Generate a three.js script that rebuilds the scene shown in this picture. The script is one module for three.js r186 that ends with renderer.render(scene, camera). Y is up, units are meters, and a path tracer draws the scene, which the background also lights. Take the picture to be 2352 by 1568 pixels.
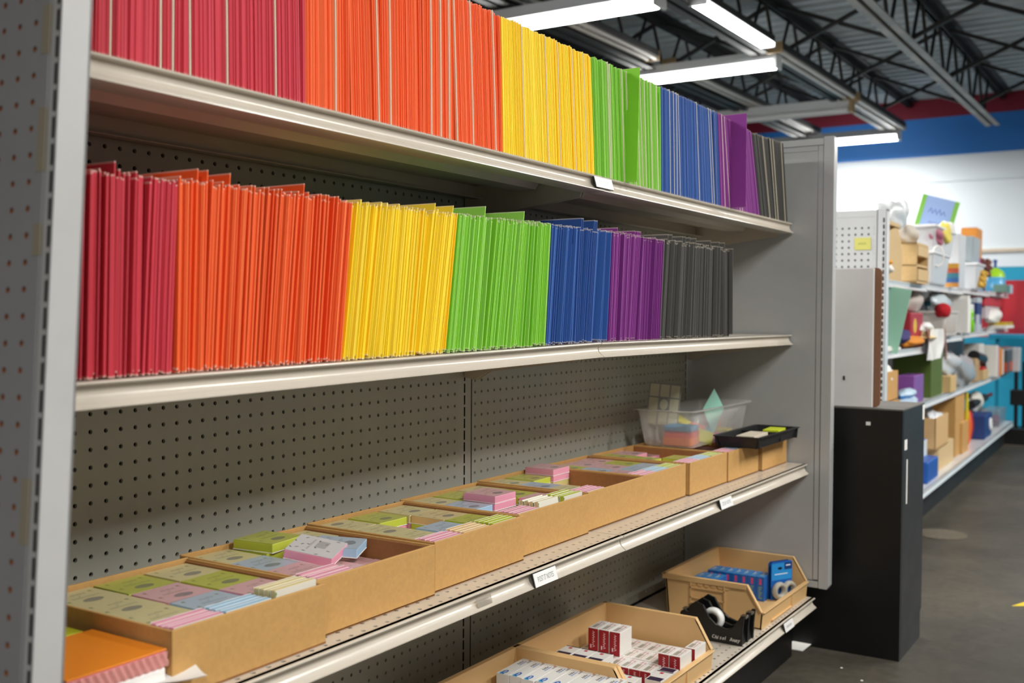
import * as THREE from 'three';
import { RoundedBoxGeometry } from 'three/addons/geometries/RoundedBoxGeometry.js';
import { mergeGeometries, toCreasedNormals } from 'three/addons/utils/BufferGeometryUtils.js';
import { RectAreaLightUniformsLib } from 'three/addons/lights/RectAreaLightUniformsLib.js';

// ---------------------------------------------------------------- camera, light, exposure
// Sizes below are in inches (the shelving, its pegboard and its slots are on a one inch grid); U turns them into metres.
// Heights are counted from the reference row of pegboard holes, FL inches above the floor.
const U = 0.0254, FL = 34.2;
const scene = new THREE.Scene();
scene.background = new THREE.Color(0x0a0b0c);
const camera = new THREE.PerspectiveCamera(2 * Math.atan(784 / 2420.19) * 180 / Math.PI, 2352 / 1568, 0.05, 60);
camera.position.set(-73.462 * U, (5.696 + FL) * U, 51.214 * U);
camera.rotation.set(-0.0256351727, -1.00614562, 0.00613974924, 'YXZ');
camera.focus = 74 * U;
camera.userData.fStop = 4.6;
const renderer = new THREE.WebGLRenderer({ antialias: true });
renderer.toneMapping = THREE.LinearToneMapping;
renderer.toneMappingExposure = 3.9;
renderer.shadowMap.enabled = true;
RectAreaLightUniformsLib.init();
const LAMP = { area: 38, tube: 5, colour: 0xfaf9f5 };

// ---------------------------------------------------------------- helpers
let seed = 12345;
const rnd = () => { seed = (seed * 1664525 + 1013904223) >>> 0; return seed / 4294967296; };
const rr = (a, b) => a + (b - a) * rnd();
const R = d => d * Math.PI / 180;
const used = {};
const numbered = n => { const k = used[n] = (used[n] ?? -1) + 1; return k ? `${n}_${String(k).padStart(3, '0')}` : n; };
const origin = new WeakMap();
const P = (x, y, z) => new THREE.Vector3(x * U, (y + FL) * U, z * U);
const clean = g => {
  g = g.index ? g.toNonIndexed() : g;
  for (const k of Object.keys(g.attributes)) if (!['position', 'normal', 'uv', 'color'].includes(k)) g.deleteAttribute(k);
  if (!g.attributes.normal) g.computeVertexNormals();
  if (!g.attributes.uv) g.setAttribute('uv', new THREE.BufferAttribute(new Float32Array(g.attributes.position.count * 2), 2));
  return g;
};
function merge(gs) {
  gs = (Array.isArray(gs) ? gs : [gs]).map(clean);
  const anyColour = gs.some(g => g.attributes.color);
  if (anyColour) for (const g of gs) if (!g.attributes.color) g.setAttribute('color', new THREE.BufferAttribute(new Float32Array(g.attributes.position.count * 3).fill(1), 3));
  return gs.length === 1 ? gs[0].clone() : mergeGeometries(gs);
}
function metricUV(g) {            // uv in metres, projected along the face's own main axis
  const p = g.attributes.position, n = g.attributes.normal, uv = g.attributes.uv;
  for (let i = 0; i < p.count; i++) {
    const ax = Math.abs(n.getX(i)), ay = Math.abs(n.getY(i)), az = Math.abs(n.getZ(i));
    if (ay >= ax && ay >= az) uv.setXY(i, p.getX(i), p.getZ(i));
    else if (ax >= az) uv.setXY(i, p.getZ(i), p.getY(i));
    else uv.setXY(i, p.getX(i), p.getY(i));
  }
}
function finish(gs, o, keepUV) {
  const g = merge(gs);
  if (o) g.translate(-o[0], -o[1], -o[2]);
  g.scale(U, U, U);
  if (!keepUV) metricUV(g);
  return g;
}
function mesh(name, gs, m, parent, keepUV) {   // one named mesh; geometry in the inches of its parent's frame
  const o = origin.get(parent) || [0, -FL, 0];
  const k = new THREE.Mesh(finish(gs, o, keepUV), m);
  k.name = parent === scene ? numbered(name) : name; k.castShadow = k.receiveShadow = true;
  origin.set(k, o);
  if (parent !== scene) {           // parts of one thing are numbered among themselves
    let i = 0, nm = name; while (parent.children.some(c => c.name === nm)) nm = `${name}_${String(++i).padStart(3, '0')}`;
    k.name = nm;
  }
  parent.add(k);
  return k;
}
function thing(name, label, category, [x, y, z], { turn = 0, group, local = false } = {}) {
  const o = new THREE.Group();
  o.name = numbered(name); o.position.copy(P(x, y, z)); o.rotation.y = turn;
  o.userData = { label, category }; if (group) o.userData.group = group;
  origin.set(o, local ? [0, 0, 0] : [x, y, z]);
  scene.add(o);
  return o;
}
function tag(o, label, category, group) { o.userData = { ...o.userData, label, category }; if (group) o.userData.group = group; return o; }
function single(name, label, category, gs, m, [x, y, z], { turn = 0, group, keepUV = false } = {}) {   // a thing of one mesh, geometry in its own inches
  const k = new THREE.Mesh(finish(gs, null, keepUV), m);
  k.name = numbered(name); k.position.copy(P(x, y, z)); k.rotation.y = turn; k.castShadow = k.receiveShadow = true;
  origin.set(k, [0, 0, 0]);
  scene.add(k);
  return tag(k, label, category, group);
}
function struct(name, gs, m, label) { const k = mesh(name, gs, m, scene); k.userData.kind = 'structure'; if (label) k.userData.label = label; return k; }
function copy(o, label, group, pos, turn) {
  const c = o.clone(); c.name = numbered(o.name.replace(/_\d{3}$/, '')); scene.add(c);
  c.userData = { ...o.userData, label: label || o.userData.label }; if (group) c.userData.group = group;
  if (pos) c.position.copy(P(...pos)); if (turn !== undefined) c.rotation.y = turn;
  return c;
}
const bb = (x0, x1, y0, y1, z0, z1) => new THREE.BoxGeometry(x1 - x0, y1 - y0, z1 - z0).translate((x0 + x1) / 2, (y0 + y1) / 2, (z0 + z1) / 2);
const rb = (x0, x1, y0, y1, z0, z1, r = 0.1, s = 2) => new RoundedBoxGeometry(x1 - x0, y1 - y0, z1 - z0, s, Math.min(r, (x1 - x0) / 2.01, (y1 - y0) / 2.01, (z1 - z0) / 2.01)).translate((x0 + x1) / 2, (y0 + y1) / 2, (z0 + z1) / 2);
function bar(a, b, r, n = 6) {
  const A = new THREE.Vector3(...a), B = new THREE.Vector3(...b), d = B.clone().sub(A);
  const g = new THREE.CylinderGeometry(r, r, d.length(), n);
  g.applyQuaternion(new THREE.Quaternion().setFromUnitVectors(new THREE.Vector3(0, 1, 0), d.clone().normalize()));
  return g.translate((A.x + B.x) / 2, (A.y + B.y) / 2, (A.z + B.z) / 2);
}
function beamBox(a, b, w, h) {
  const A = new THREE.Vector3(...a), B = new THREE.Vector3(...b), d = B.clone().sub(A);
  const g = new THREE.BoxGeometry(w, h, d.length());
  const q = new THREE.Quaternion().setFromRotationMatrix(new THREE.Matrix4().lookAt(B, A, new THREE.Vector3(0, 1, 0)));
  return g.applyQuaternion(q).translate((A.x + B.x) / 2, (A.y + B.y) / 2, (A.z + B.z) / 2);
}
function sweepX(pts, x0, x1, crease = 0.5) {     // a [z, y] outline carried along x
  const s = new THREE.Shape(pts.map(([z, y]) => new THREE.Vector2(-z, y)));
  const g = new THREE.ExtrudeGeometry(s, { depth: x1 - x0, bevelEnabled: false, curveSegments: 6 });
  g.rotateY(Math.PI / 2).translate(x0, 0, 0);
  return toCreasedNormals(clean(g), crease);
}
function plateX(pts, x0, x1, holes = [], bevel = 0) {   // a [z, y] outline as a plate of thickness x1 - x0
  const s = new THREE.Shape(pts.map(([z, y]) => new THREE.Vector2(-z, y)));
  for (const h of holes) s.holes.push(new THREE.Path(h.map(([z, y]) => new THREE.Vector2(-z, y))));
  const g = new THREE.ExtrudeGeometry(s, { depth: x1 - x0 - 2 * bevel, bevelEnabled: bevel > 0, bevelSize: bevel, bevelOffset: -bevel, bevelThickness: bevel, bevelSegments: 2, curveSegments: 6 });
  return g.rotateY(Math.PI / 2).translate(x0 + bevel, 0, 0);
}
function plateZ(pts, z0, z1, bevel = 0) {        // an [x, y] outline as a plate of thickness z1 - z0
  const s = new THREE.Shape(pts.map(([x, y]) => new THREE.Vector2(x, y)));
  return new THREE.ExtrudeGeometry(s, { depth: z1 - z0 - 2 * bevel, bevelEnabled: bevel > 0, bevelSize: bevel, bevelOffset: -bevel, bevelThickness: bevel, bevelSegments: 2 }).translate(0, 0, z0 + bevel);
}
function rawGeo(pos, idx) {
  const g = new THREE.BufferGeometry(); g.setAttribute('position', new THREE.Float32BufferAttribute(pos, 3)); g.setIndex(idx);
  const n = g.toNonIndexed(); n.computeVertexNormals(); return n;
}
// a board with a grid of real holes, in the xy plane facing +z: { face, wall }
function pegBoard(x0, x1, y0, y1, xs, ys, hole, depth, sides = 8) {
  const mids = (a, lo, hi) => { const m = [lo]; for (let i = 1; i < a.length; i++) m.push((a[i - 1] + a[i]) / 2); m.push(hi); return m; };
  const mx = mids(xs, x0, x1), my = mids(ys, y0, y1), fp = [], fi = [], wp = [], wi = [];
  for (let i = 0; i < xs.length; i++) for (let j = 0; j < ys.length; j++) {
    const a = mx[i], b = mx[i + 1], c = my[j], d = my[j + 1], x = xs[i], y = ys[j];
    const rect = sides === 8 ? [[b, y], [b, d], [x, d], [a, d], [a, y], [a, c], [x, c], [b, c]] : [[b, d], [a, d], [a, c], [b, c]];
    const f0 = fp.length / 3, w0 = wp.length / 3, n = rect.length;
    for (let k = 0; k < n; k++) {
      const t = k / 8 * Math.PI * 2;
      const hx = sides === 8 ? x + hole * Math.cos(t) : x + hole[0] / 2 * (k === 0 || k === 3 ? 1 : -1), hy = sides === 8 ? y + hole * Math.sin(t) : y + hole[1] / 2 * (k < 2 ? 1 : -1);
      fp.push(rect[k][0], rect[k][1], 0, hx, hy, 0); wp.push(hx, hy, 0, hx, hy, -depth);
    }
    for (let k = 0; k < n; k++) {
      const l = (k + 1) % n, A = f0 + 2 * k, B = f0 + 2 * l;
      fi.push(A, B, A + 1, B, B + 1, A + 1);
      const C = w0 + 2 * k, D = w0 + 2 * l;
      wi.push(C, D, C + 1, D, D + 1, C + 1);
    }
  }
  return { face: rawGeo(fp, fi), wall: rawGeo(wp, wi) };
}
const range = (a, b, s = 1) => { const o = []; for (let v = a; v <= b + 1e-6; v += s) o.push(v); return o; };

// ---------------------------------------------------------------- textures and materials
function noise2(n, oct, sd) {      // tiling value noise, 0..1
  let s = sd; const rn = () => { s = (s * 1664525 + 1013904223) >>> 0; return s / 4294967296; };
  const out = new Float32Array(n * n); let amp = 1, tot = 0;
  for (let o = 0, f = oct[0]; o < oct[1]; o++, f *= 2, amp *= 0.55) {
    const g = new Float32Array(f * f).map(() => rn()); tot += amp;
    for (let y = 0; y < n; y++) for (let x = 0; x < n; x++) {
      const u = x / n * f, v = y / n * f, i = Math.floor(u), j = Math.floor(v); let a = u - i, b = v - j; a = a * a * (3 - 2 * a); b = b * b * (3 - 2 * b);
      const q = (p, r) => g[(r % f) * f + p % f];
      out[y * n + x] += amp * ((q(i, j) * (1 - a) + q(i + 1, j) * a) * (1 - b) + (q(i, j + 1) * (1 - a) + q(i + 1, j + 1) * a) * b);
    }
  }
  return out.map(v => v / tot);
}
function dataTex(n, f, srgb, rep) {
  const d = new Uint8Array(n * n * 4);
  for (let i = 0; i < n * n; i++) { const c = f(i % n, Math.floor(i / n), i); d[4 * i] = c[0]; d[4 * i + 1] = c[1]; d[4 * i + 2] = c[2]; d[4 * i + 3] = 255; }
  const t = new THREE.DataTexture(d, n, n); t.wrapS = t.wrapT = THREE.RepeatWrapping; t.magFilter = THREE.LinearFilter; t.minFilter = THREE.LinearMipmapLinearFilter; t.generateMipmaps = true;
  if (srgb) t.colorSpace = THREE.SRGBColorSpace; t.repeat.set(rep, rep); t.needsUpdate = true; return t;
}
const nFine = noise2(256, [64, 2], 7), nMid = noise2(256, [8, 5], 21), nBig = noise2(512, [4, 7], 5);
const fineBump = dataTex(256, (x, y, i) => { const v = nFine[i] * 255; return [v, v, v]; }, false, 8);
const roughMap = dataTex(256, (x, y, i) => { const v = 215 + (nMid[i] - 0.5) * 60; return [v, v, v]; }, false, 1.5);
const tintMap = (rep, amt, nz = nMid, n = 256) => dataTex(n, (x, y, i) => { const v = 255 - amt * Math.abs(nz[i] - 0.35) * 2 - amt * 0.15 * nFine[(y % 256) * 256 + x % 256]; return [v, v, v]; }, true, rep);
const paintTint = tintMap(1.2, 9), kraftTint = dataTex(256, (x, y, i) => { const v = 240 + (nMid[i] - 0.5) * 9 + (nFine[i] - 0.5) * 16; return [v, v, v]; }, true, 3);
const floorTex = dataTex(512, (x, y, i) => { const a = nBig[i], f = nFine[(y % 256) * 256 + x % 256]; const v = 74 + (a - 0.5) * 56 + (f - 0.5) * 16; return [v * 1.02, v * 0.95, v * 0.82]; }, true, 0.45);
const dustTex = dataTex(512, (x, y, i) => { const v = 215 + (nBig[i] - 0.5) * 130; return [v, v, v * 1.0]; }, true, 0.7);
function M(c, rough = 0.6, o = {}) {
  const { phys, ...rest } = o;
  const k = new (phys ? THREE.MeshPhysicalMaterial : THREE.MeshStandardMaterial)({ color: c, roughness: rough, ...rest });
  return k;
}
const paint = (c, r = 0.27) => M(c, r, { map: paintTint, bumpMap: fineBump, bumpScale: 0.00006, roughnessMap: roughMap });
const mat = {
  shelf: paint(0xcdc3b4), panel: paint(0xb3b4b3), peg: paint(0xbcbcb0), upright: paint(0xbfbdb2), post: paint(0xbdbcbb, 0.45), endPeg: paint(0x9b9b9d, 0.5), brownCore: M(0x9a5a30, 0.9),
  slotDark: M(0x1c1c1b, 0.8), black: M(0x0b0b0b, 0.5, { roughnessMap: roughMap }), blackEdge: M(0x1d1d1e, 0.6, { roughnessMap: roughMap }), greyTop: M(0x77736e, 0.5, { map: dustTex }),
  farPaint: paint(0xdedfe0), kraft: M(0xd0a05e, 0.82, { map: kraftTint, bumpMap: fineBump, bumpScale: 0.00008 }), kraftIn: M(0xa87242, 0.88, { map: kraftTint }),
  floor: M(0xffffff, 0.5, { map: floorTex, bumpMap: fineBump, bumpScale: 0.0002, roughnessMap: roughMap }),
  deck: M(0xccd8de, 0.55, { map: dustTex }), steel: M(0x2b2a29, 0.6, { map: dustTex }), steelPale: M(0x9c948c, 0.5, { map: dustTex }),
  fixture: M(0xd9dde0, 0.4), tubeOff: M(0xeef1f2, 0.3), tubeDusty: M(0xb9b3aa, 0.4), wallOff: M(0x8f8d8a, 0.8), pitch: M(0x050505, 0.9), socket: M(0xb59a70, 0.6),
  tubeOn: M(0xffffff, 0.4, { emissive: LAMP.colour, emissiveIntensity: LAMP.tube }),
  wallWhite: M(0xdfe7ee, 0.7, { bumpMap: fineBump, bumpScale: 0.0003 }), wallBlue: M(0x2f80d6, 0.55, { bumpMap: fineBump, bumpScale: 0.0003 }), wallRed: M(0x8a1f35, 0.6), wallTeal: M(0x119abf, 0.55), rail: M(0xcfc0ad, 0.6),
  paper: M(0xffffff, 0.72, { vertexColors: true, bumpMap: fineBump, bumpScale: 0.00003 }),
  white: M(0xe9e6e1, 0.6), whiteGloss: M(0xeceae6, 0.3), clear: M(0xf3f5f6, 0.25, { phys: true, transmission: 0.85, thickness: 0, ior: 1.3, roughness: 0.3 }),
  bin: M(0xdbb27a, 0.5, { bumpMap: fineBump, bumpScale: 0.00004 }), tapeBlack: M(0x0d0d0e, 0.38), metal: M(0xb9b4a8, 0.3, { metalness: 1 }), tape: M(0xe8e8e4, 0.35),
  bagFilm: M(0xeef0f2, 0.3, { phys: true, transmission: 0.55, thickness: 0, ior: 1.2 }),
};
const col = c => new THREE.Color(c);
function canvasTex(w, h, draw) {
  const c = document.createElement('canvas'); c.width = w; c.height = h; const g = c.getContext('2d'); draw(g, w, h);
  const t = new THREE.CanvasTexture(c); t.colorSpace = THREE.SRGBColorSpace; t.anisotropy = 8; return t;
}
const scrawl = (g, x, y, w, h, c, lw = 3) => { g.strokeStyle = c; g.lineWidth = lw; g.beginPath(); const n = Math.round(w / (h * 0.4)); for (let i = 0; i <= n; i++) g.lineTo(x + i / n * w, y + (i % 2 ? -h : 0) * (0.5 + 0.5 * Math.abs(Math.sin(i * 2.3)))); g.stroke(); };   // writing too small to read
const printed = (w, h, draw, rough = 0.5) => M(0xffffff, rough, { map: canvasTex(w, h, draw) });
// a flat printed sheet with real thickness; the print covers the +z face (uv 0..1)
function sheetZ(w, h, t) { const g = new THREE.BoxGeometry(w, h, t); return g; }

// ---------------------------------------------------------------- the building
const SL = 0.0134, bot = x => 68.9 - SL * (305 - x), deckY = x => 84 - SL * (330 - x);   // roof pitch
const RX0 = -190, RX1 = 330, RZ0 = -240, RZ1 = 200;
struct('floor', bb(RX0 - 6, RX1 + 6, -FL - 4, -FL, RZ0 - 6, RZ1 + 6), mat.floor, 'grey brown concrete floor');
{
  const pr = [];
  const n = Math.ceil((RX1 + 6 - RX0 + 6) / 6);
  for (let i = 0; i < n; i++) { const x = RX0 - 6 + i * 6; for (const [dx, dy] of [[0, 0], [2.6, 0], [3.2, 0.9], [5.4, 0.9]]) pr.push([x + dx, deckY(x + dx) + dy]); }
  const top = [...pr].reverse().map(([x, y]) => [x, y + 0.35]);
  const g = plateZ([...pr, ...top], RZ0 - 6, RZ1 + 6);
  const roof = beamBox([RX0 - 6, deckY(RX0 - 6) + 4, (RZ0 + RZ1) / 2], [RX1 + 6, deckY(RX1 + 6) + 4, (RZ0 + RZ1) / 2], RZ1 - RZ0 + 12, 4);
  struct('ceiling', [g, roof], mat.deck, 'ribbed grey metal roof deck');
}
const wl = (n, x0, x1, z0, z1, m, l) => struct(n, bb(x0, x1, -FL, 92, z0, z1), m, l);
wl('wall_left', RX0 - 6, RX0, RZ0 - 6, RZ1 + 6, mat.wallOff);
wl('wall_back', RX0, RX1, RZ0 - 6, RZ0, mat.wallOff);
wl('wall_front', RX0, RX1, RZ1, RZ1 + 6, mat.wallOff);
{ // the far wall in its painted bands, with the raised courses and rail that show
  const z0 = RZ0 - 6, z1 = RZ1 + 6, w = struct('wall_right', bb(RX1 + 0.5, RX1 + 8, -FL, 92, z0, z1), mat.wallWhite, 'far block wall painted in bands');
  const band = (y0, y1, m) => mesh('wall_band', bb(RX1, RX1 + 0.6, y0, y1, z0, z1), m, w);
  band(-FL, 23.4, mat.wallTeal); band(23.45, 28.6, mat.wallWhite); band(29.8, 54.0, mat.wallWhite); band(54.25, 63.5, mat.wallWhite); band(63.6, 77.4, mat.wallBlue); band(77.45, 92, mat.wallRed);
  mesh('wall_rail', bb(RX1 - 0.8, RX1 + 0.6, 28.6, 29.8, z0, z1), mat.rail, w);
  mesh('wall_ledge', bb(RX1 - 0.5, RX1 + 0.6, 63.1, 63.6, z0, z1), mat.wallWhite, w);
}
// open-web joists
const JX0 = RX0 + 1, JX1 = RX1 - 0.5, BX1 = 306, JOIST_Z = [-2, -33.1, -62.5, -93, -123.5, -154, -184, 29, 60, 91, 122, 153];
{
  const make = z => {
    const t = thing('roof_joist', 'x', 'joist', [JX0, 0, z]);
    const dy = y => y;
    const chord = (nm, y0, m) => mesh(nm, [-1, 1].flatMap(s => [
      beamBox([JX0, y0(JX0), z + s * 1.35], [BX1, y0(BX1), z + s * 1.35], 1.7, 0.25),
      beamBox([JX0, y0(JX0) + 0.9, z + s * 0.55], [BX1, y0(BX1) + 0.9, z + s * 0.55], 0.22, 1.7)]), m, t);
    chord('bottom_chord', bot, z === JOIST_Z[0] ? mat.steelPale : mat.steel);
    mesh('top_chord', [-1, 1].flatMap(s => [
      beamBox([JX0, deckY(JX0) - 0.3, z + s * 1.6], [JX1, deckY(JX1) - 0.3, z + s * 1.6], 2.2, 0.3),
      beamBox([JX0, deckY(JX0) - 1.4, z + s * 0.55], [JX1, deckY(JX1) - 1.4, z + s * 0.55], 0.25, 2.2)]), mat.steel, t);
    for (let x = -177; x < BX1; x += 21) for (const s of [-1, 1]) {
      const xb = x + s * 1.1, xt = x + s * 9.4;
      mesh('web_rod', bar([xb, bot(xb) + 0.5, z], [xt, deckY(xt) - 1, z], 0.42), mat.steel, t);
    }
    return t;
  };
  const proto = make(JOIST_Z[0]);
  const lab = { '-2': 'dark open-web roof joist nearest the aisle, over the far shelving', '-33.1': 'dark open-web roof joist that carries the ends of the strip lights', '-62.5': 'dark open-web roof joist that crosses behind the lit strip lights' };
  for (const z of JOIST_Z) {
    const t = z === JOIST_Z[0] ? proto : copy(proto, null, null, [JX0, 0, z]);
    if (z !== JOIST_Z[0]) t.children.find(c => c.name === 'bottom_chord').material = mat.steel;
    t.userData.label = lab[z] || 'dark open-web roof joist farther off under the ribbed deck';
    t.userData.group = lab[z] ? 'roof joists over the aisle' : 'other roof joists';
  }
}
{ // cross bridging between the joists
  const zs = [-123.5, -93, -62.5, -33.1, -2, 29, 60];
  for (const [x, nm] of [[129, 'nearest'], [176, 'second'], [223, 'third'], [269, 'farthest']]) for (let i = 0; i < zs.length - 1; i++) {
    const z0 = zs[i] + 1.2, z1 = zs[i + 1] - 1.2;
    const t = thing('bridging_brace', `dark steel cross brace between roof joists, ${nm} line, bay ${['beyond the back', 'behind the back', 'behind the strips', 'over the strips', 'over the aisle', 'over the open aisle'][i]}`, 'brace', [x, bot(x), z0], { group: 'cross braces between roof joists' });
    mesh('brace_bar', beamBox([x, bot(x) + 1.2, z0], [x, deckY(x) - 1.6, z1], 0.9, 0.9), mat.steel, t);
    mesh('brace_bar', beamBox([x + 1, deckY(x) - 1.6, z0], [x + 1, bot(x) + 1.2, z1], 0.9, 0.9), mat.steel, t);
  }
}
single('roof_girder', 'dark steel girder running across above the nearest lit strip light', 'beam', [bb(-4, 4, 0, 0.7, -175, 175), bb(-0.3, 0.3, 0.7, 9, -175, 175)], mat.steel, [110, 68.4, -20]);

// strip lights: a housing, two tubes, two end caps; the lit ones carry an area light of their size
function stripLight(label, [x, y, z], len, alongX, lit, group) {
  const t = thing('strip_light', label, 'ceiling light', [x, y, z], { group, local: true, turn: alongX ? Math.PI / 2 : 0 });
  mesh('housing', [plateZ([[-2.3, 2.0], [-2.3, 4.1], [2.3, 4.1], [2.3, 2.0], [1.0, 1.5], [-1.0, 1.5]], -len / 2, len / 2, 0.08)], mat.fixture, t);
  for (const s of [-1, 1]) mesh('tube', bar([s * 1.05, 0.8, -len / 2 + 0.8], [s * 1.05, 0.8, len / 2 - 0.8], 0.66, 12), lit ? mat.tubeOn : mat.tubeOff, t);
  for (const s of [-1, 1]) mesh('end_cap', rb(-2.35, 2.35, 0.1, 4.15, s * len / 2 - 0.35, s * len / 2 + 0.35, 0.15), lit ? mat.fixture : mat.socket, t);
  if (lit) {
    const l = new THREE.RectAreaLight(LAMP.colour, LAMP.area, 4.2 * U, (len - 2) * U);
    l.position.set(0, -0.1 * U, 0); l.rotation.x = -Math.PI / 2; t.add(l); l.name = 'lamp_light';
  }
  return t;
}
const lampY = x => bot(x) - 4.2;
// a narrow twin-tube strip fixed along the underside of a joist
function twinStrip(label, x0, x1, y, z, lit) {
  const t = thing('twin_strip', label, 'ceiling light', [x0, y, z], { local: true }), L = x1 - x0;
  t.rotation.z = Math.atan(SL);
  mesh('housing', rb(0, L, 0.7, 2.2, -1.9, 1.9, 0.1), mat.steel, t);
  for (const q of [-1.1, 1.1]) mesh('tube', bar([0.6, 0.3, q], [L - 0.6, 0.3, q], 0.6, 12), lit ? mat.tubeOn : mat.tubeDusty, t);
  for (const q of [0, L]) mesh('end_cap', rb(q - 0.4, q + 0.4, -0.3, 2.2, -1.9, 1.9, 0.1), lit ? mat.fixture : mat.socket, t);
  if (lit) { const l = new THREE.RectAreaLight(LAMP.colour, LAMP.area * 0.6, (L - 2) * U, 3 * U); l.position.set(L / 2 * U, -0.5 * U, 0); l.rotation.x = -Math.PI / 2; l.name = 'lamp_light'; t.add(l); }
  return t;
}
{
  const z1 = -30, L = 43, zc = z1 - L / 2;
  stripLight('lit strip light nearest the camera, ending above the yellow folders', [104.3, 61.7, zc], L, false, true);
  stripLight('lit strip light above the green folders, second from the camera', [171, 63.9, zc], L, false, true);
  stripLight('unlit white strip light above the purple folders', [237.5, 64.5, zc], L, false, false);
  stripLight('lit strip light close to the far wall beside the metal divider', [298, 65.2, zc], L, false, true);
  twinStrip('lit twin tube strip under the roof joist between two cross strips', 121, 162, 66.6, -29.5, true);
  twinStrip('unlit dusty twin tube strip under the roof joist past the second cross strip', 167, 233, 67.0, -29.5, false);
  twinStrip('pale twin tube strip under the roof joist running on to the far wall', 237, 297, 67.9, -29.5, false);
  twinStrip('pale twin tube strip on the joist behind the green folders', 86, 164, 67.1, -59.1, false);
  twinStrip('pale twin tube strip on the joist behind the purple folders', 174, 301, 68.4, -59.1, false);
  // the lights of the aisle in front of the shelves and behind the camera
  for (const x of [-125, -32, 45, 116, 187, 258]) for (const [a, b] of [[64, 108]])
    stripLight('lit strip light over the open aisle in front of the shelves', [x, lampY(x), (a + b) / 2], b - a, false, true, 'strip lights over the open aisle');
  for (const x of [-26, 45]) stripLight('lit strip light over the back of the shelving', [x, lampY(x), zc], L, false, true, 'strip lights over the back of the shelving');
}

// ---------------------------------------------------------------- the main shelving
const rowsY = range(-26, 25), S3 = 47.7;
{
  const g = thing('gondola_frame', 'grey steel gondola frame with pegboard back behind the folders and kraft trays', 'shelving', [0, -FL, 0]);
  for (const s of [-1, 0]) {
    const xs = range(48 * s + 1.5, 48 * s + 46.5), pb = pegBoard(48 * s + 1.02, 48 * s + 46.98, -26.6, 25.6, xs, rowsY, 0.14, 0.2);
    mesh('back_panel', [pb.face, pb.wall], mat.peg, g);
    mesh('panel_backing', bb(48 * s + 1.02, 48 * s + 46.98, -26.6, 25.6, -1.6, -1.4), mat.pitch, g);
  }
  for (const x of [-48, 0, 48]) {
    const w = x === 48 ? [46.98, 48] : [x - 1, x + 1], xc = (w[0] + w[1]) / 2;
    const sl = pegBoard(w[0] + 0.03, w[1] - 0.03, -27, 26, [xc], range(-26.6, 25.4), [0.2, 0.8], 0.9, 4);
    const up = mesh('upright', [sl.face.translate(0, 0, -0.06), bb(w[0], w[1], -FL, -27, -1.5, -0.1), bb(w[0] + 0.03, w[0] + 0.09, -27, 26, -1.5, -0.07), bb(w[1] - 0.09, w[1] - 0.03, -27, 26, -1.5, -0.07)], mat.upright, g);
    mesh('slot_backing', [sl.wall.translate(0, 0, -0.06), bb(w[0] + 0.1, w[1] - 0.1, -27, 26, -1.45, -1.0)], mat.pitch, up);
  }
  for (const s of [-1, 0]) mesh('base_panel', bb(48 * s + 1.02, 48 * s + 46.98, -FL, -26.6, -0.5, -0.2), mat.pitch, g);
  mesh('top_rail', rb(-48, 48, 25.7, 26.3, -1.6, 0.1, 0.08), mat.upright, g);
}
for (const s of [-1, 0]) single('kick_plate', `black kick plate along the floor under the ${s ? 'left' : 'right'} half of the bottom shelf`, 'kick plate', rb(0, 47.8, 0, 5.8, -0.6, 0, 0.08), mat.black, [48 * s + 0.1, -FL, 13.5]);
// a shelf: deck with holes near the front, rolled lip with a hollow price channel, stiffening channels and two brackets beneath
function shelf(label, x, y, D, len, rows, { drop = 0, group } = {}) {
  const t = thing('shelf', label, 'shelf', [x, y, 0], { group, local: true });
  const bk = 0.12, fz = D - (rows.length ? D - rows[0] + 0.6 : 1);
  const parts = [bb(0, len, -0.06, 0, bk, fz)];
  if (rows.length) {
    const pb = pegBoard(0, len, -(D - 0.1), -fz, range(0.75, len - 0.6), [...rows].reverse().map(z => -z), 0.15, 0.06);
    const turn = gg => gg.rotateX(-Math.PI / 2);
    parts.push(turn(pb.face), turn(pb.wall));
    for (const a of [0, 1]) parts.push();
  } else parts.push(bb(0, len, -0.06, 0, fz, D - 0.1));
  mesh('deck', parts, mat.shelf, t);
  const arc = []; for (let i = 0; i <= 8; i++) { const a = i / 8; arc.push([D - 0.2 - 0.16 * Math.sin(a * Math.PI) + 0.34 * a * a, -0.2 - 0.86 * a]); }
  const lip = [[D - 0.4, 0], [D - 0.08, 0], [D + 0.02, -0.03], [D + 0.05, -0.09], [D + 0.02, -0.15], [D - 0.12, -0.18], ...arc, [D + 0.19, -1.09], [D + 0.2, -1.15], [D + 0.1, -1.19], [D - 1.6, -1.19], [D - 1.6, -1.12], [D - 0.1, -1.12], [D - 0.42, -0.7], [D - 0.45, -0.07]];
  mesh('front_lip', sweepX(lip, 0, len, 0.6), mat.shelf, t);
  mesh('stiffener', [sweepX([[D * 0.36, -0.06], [D * 0.4, -0.75], [D * 0.56, -0.75], [D * 0.6, -0.06], [D * 0.57, -0.06], [D * 0.54, -0.68], [D * 0.42, -0.68], [D * 0.39, -0.06]], 0.6, len - 0.6), bb(0, len, -1.2, -0.06, 1, 1.08), bb(0, len, -1.2, -1.13, 1, 1.9)], mat.shelf, t);
  for (const bx of [0.12, len - 0.24]) mesh('bracket', plateX([[0.1, 0.3], [0.1, -3.2], [1.2, -3.4], [2.6, -2.6], [D - 1.8, -1.5], [D - 1.4, -0.1], [0.9, -0.1], [0.9, 0.3]], bx, bx + 0.12), mat.shelf, t);
  if (drop) t.rotation.z = drop;
  return t;
}
shelf('top shelf, left half, under the red and orange folders', -47.8, 16.5, 12.95, S3, []);
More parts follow.
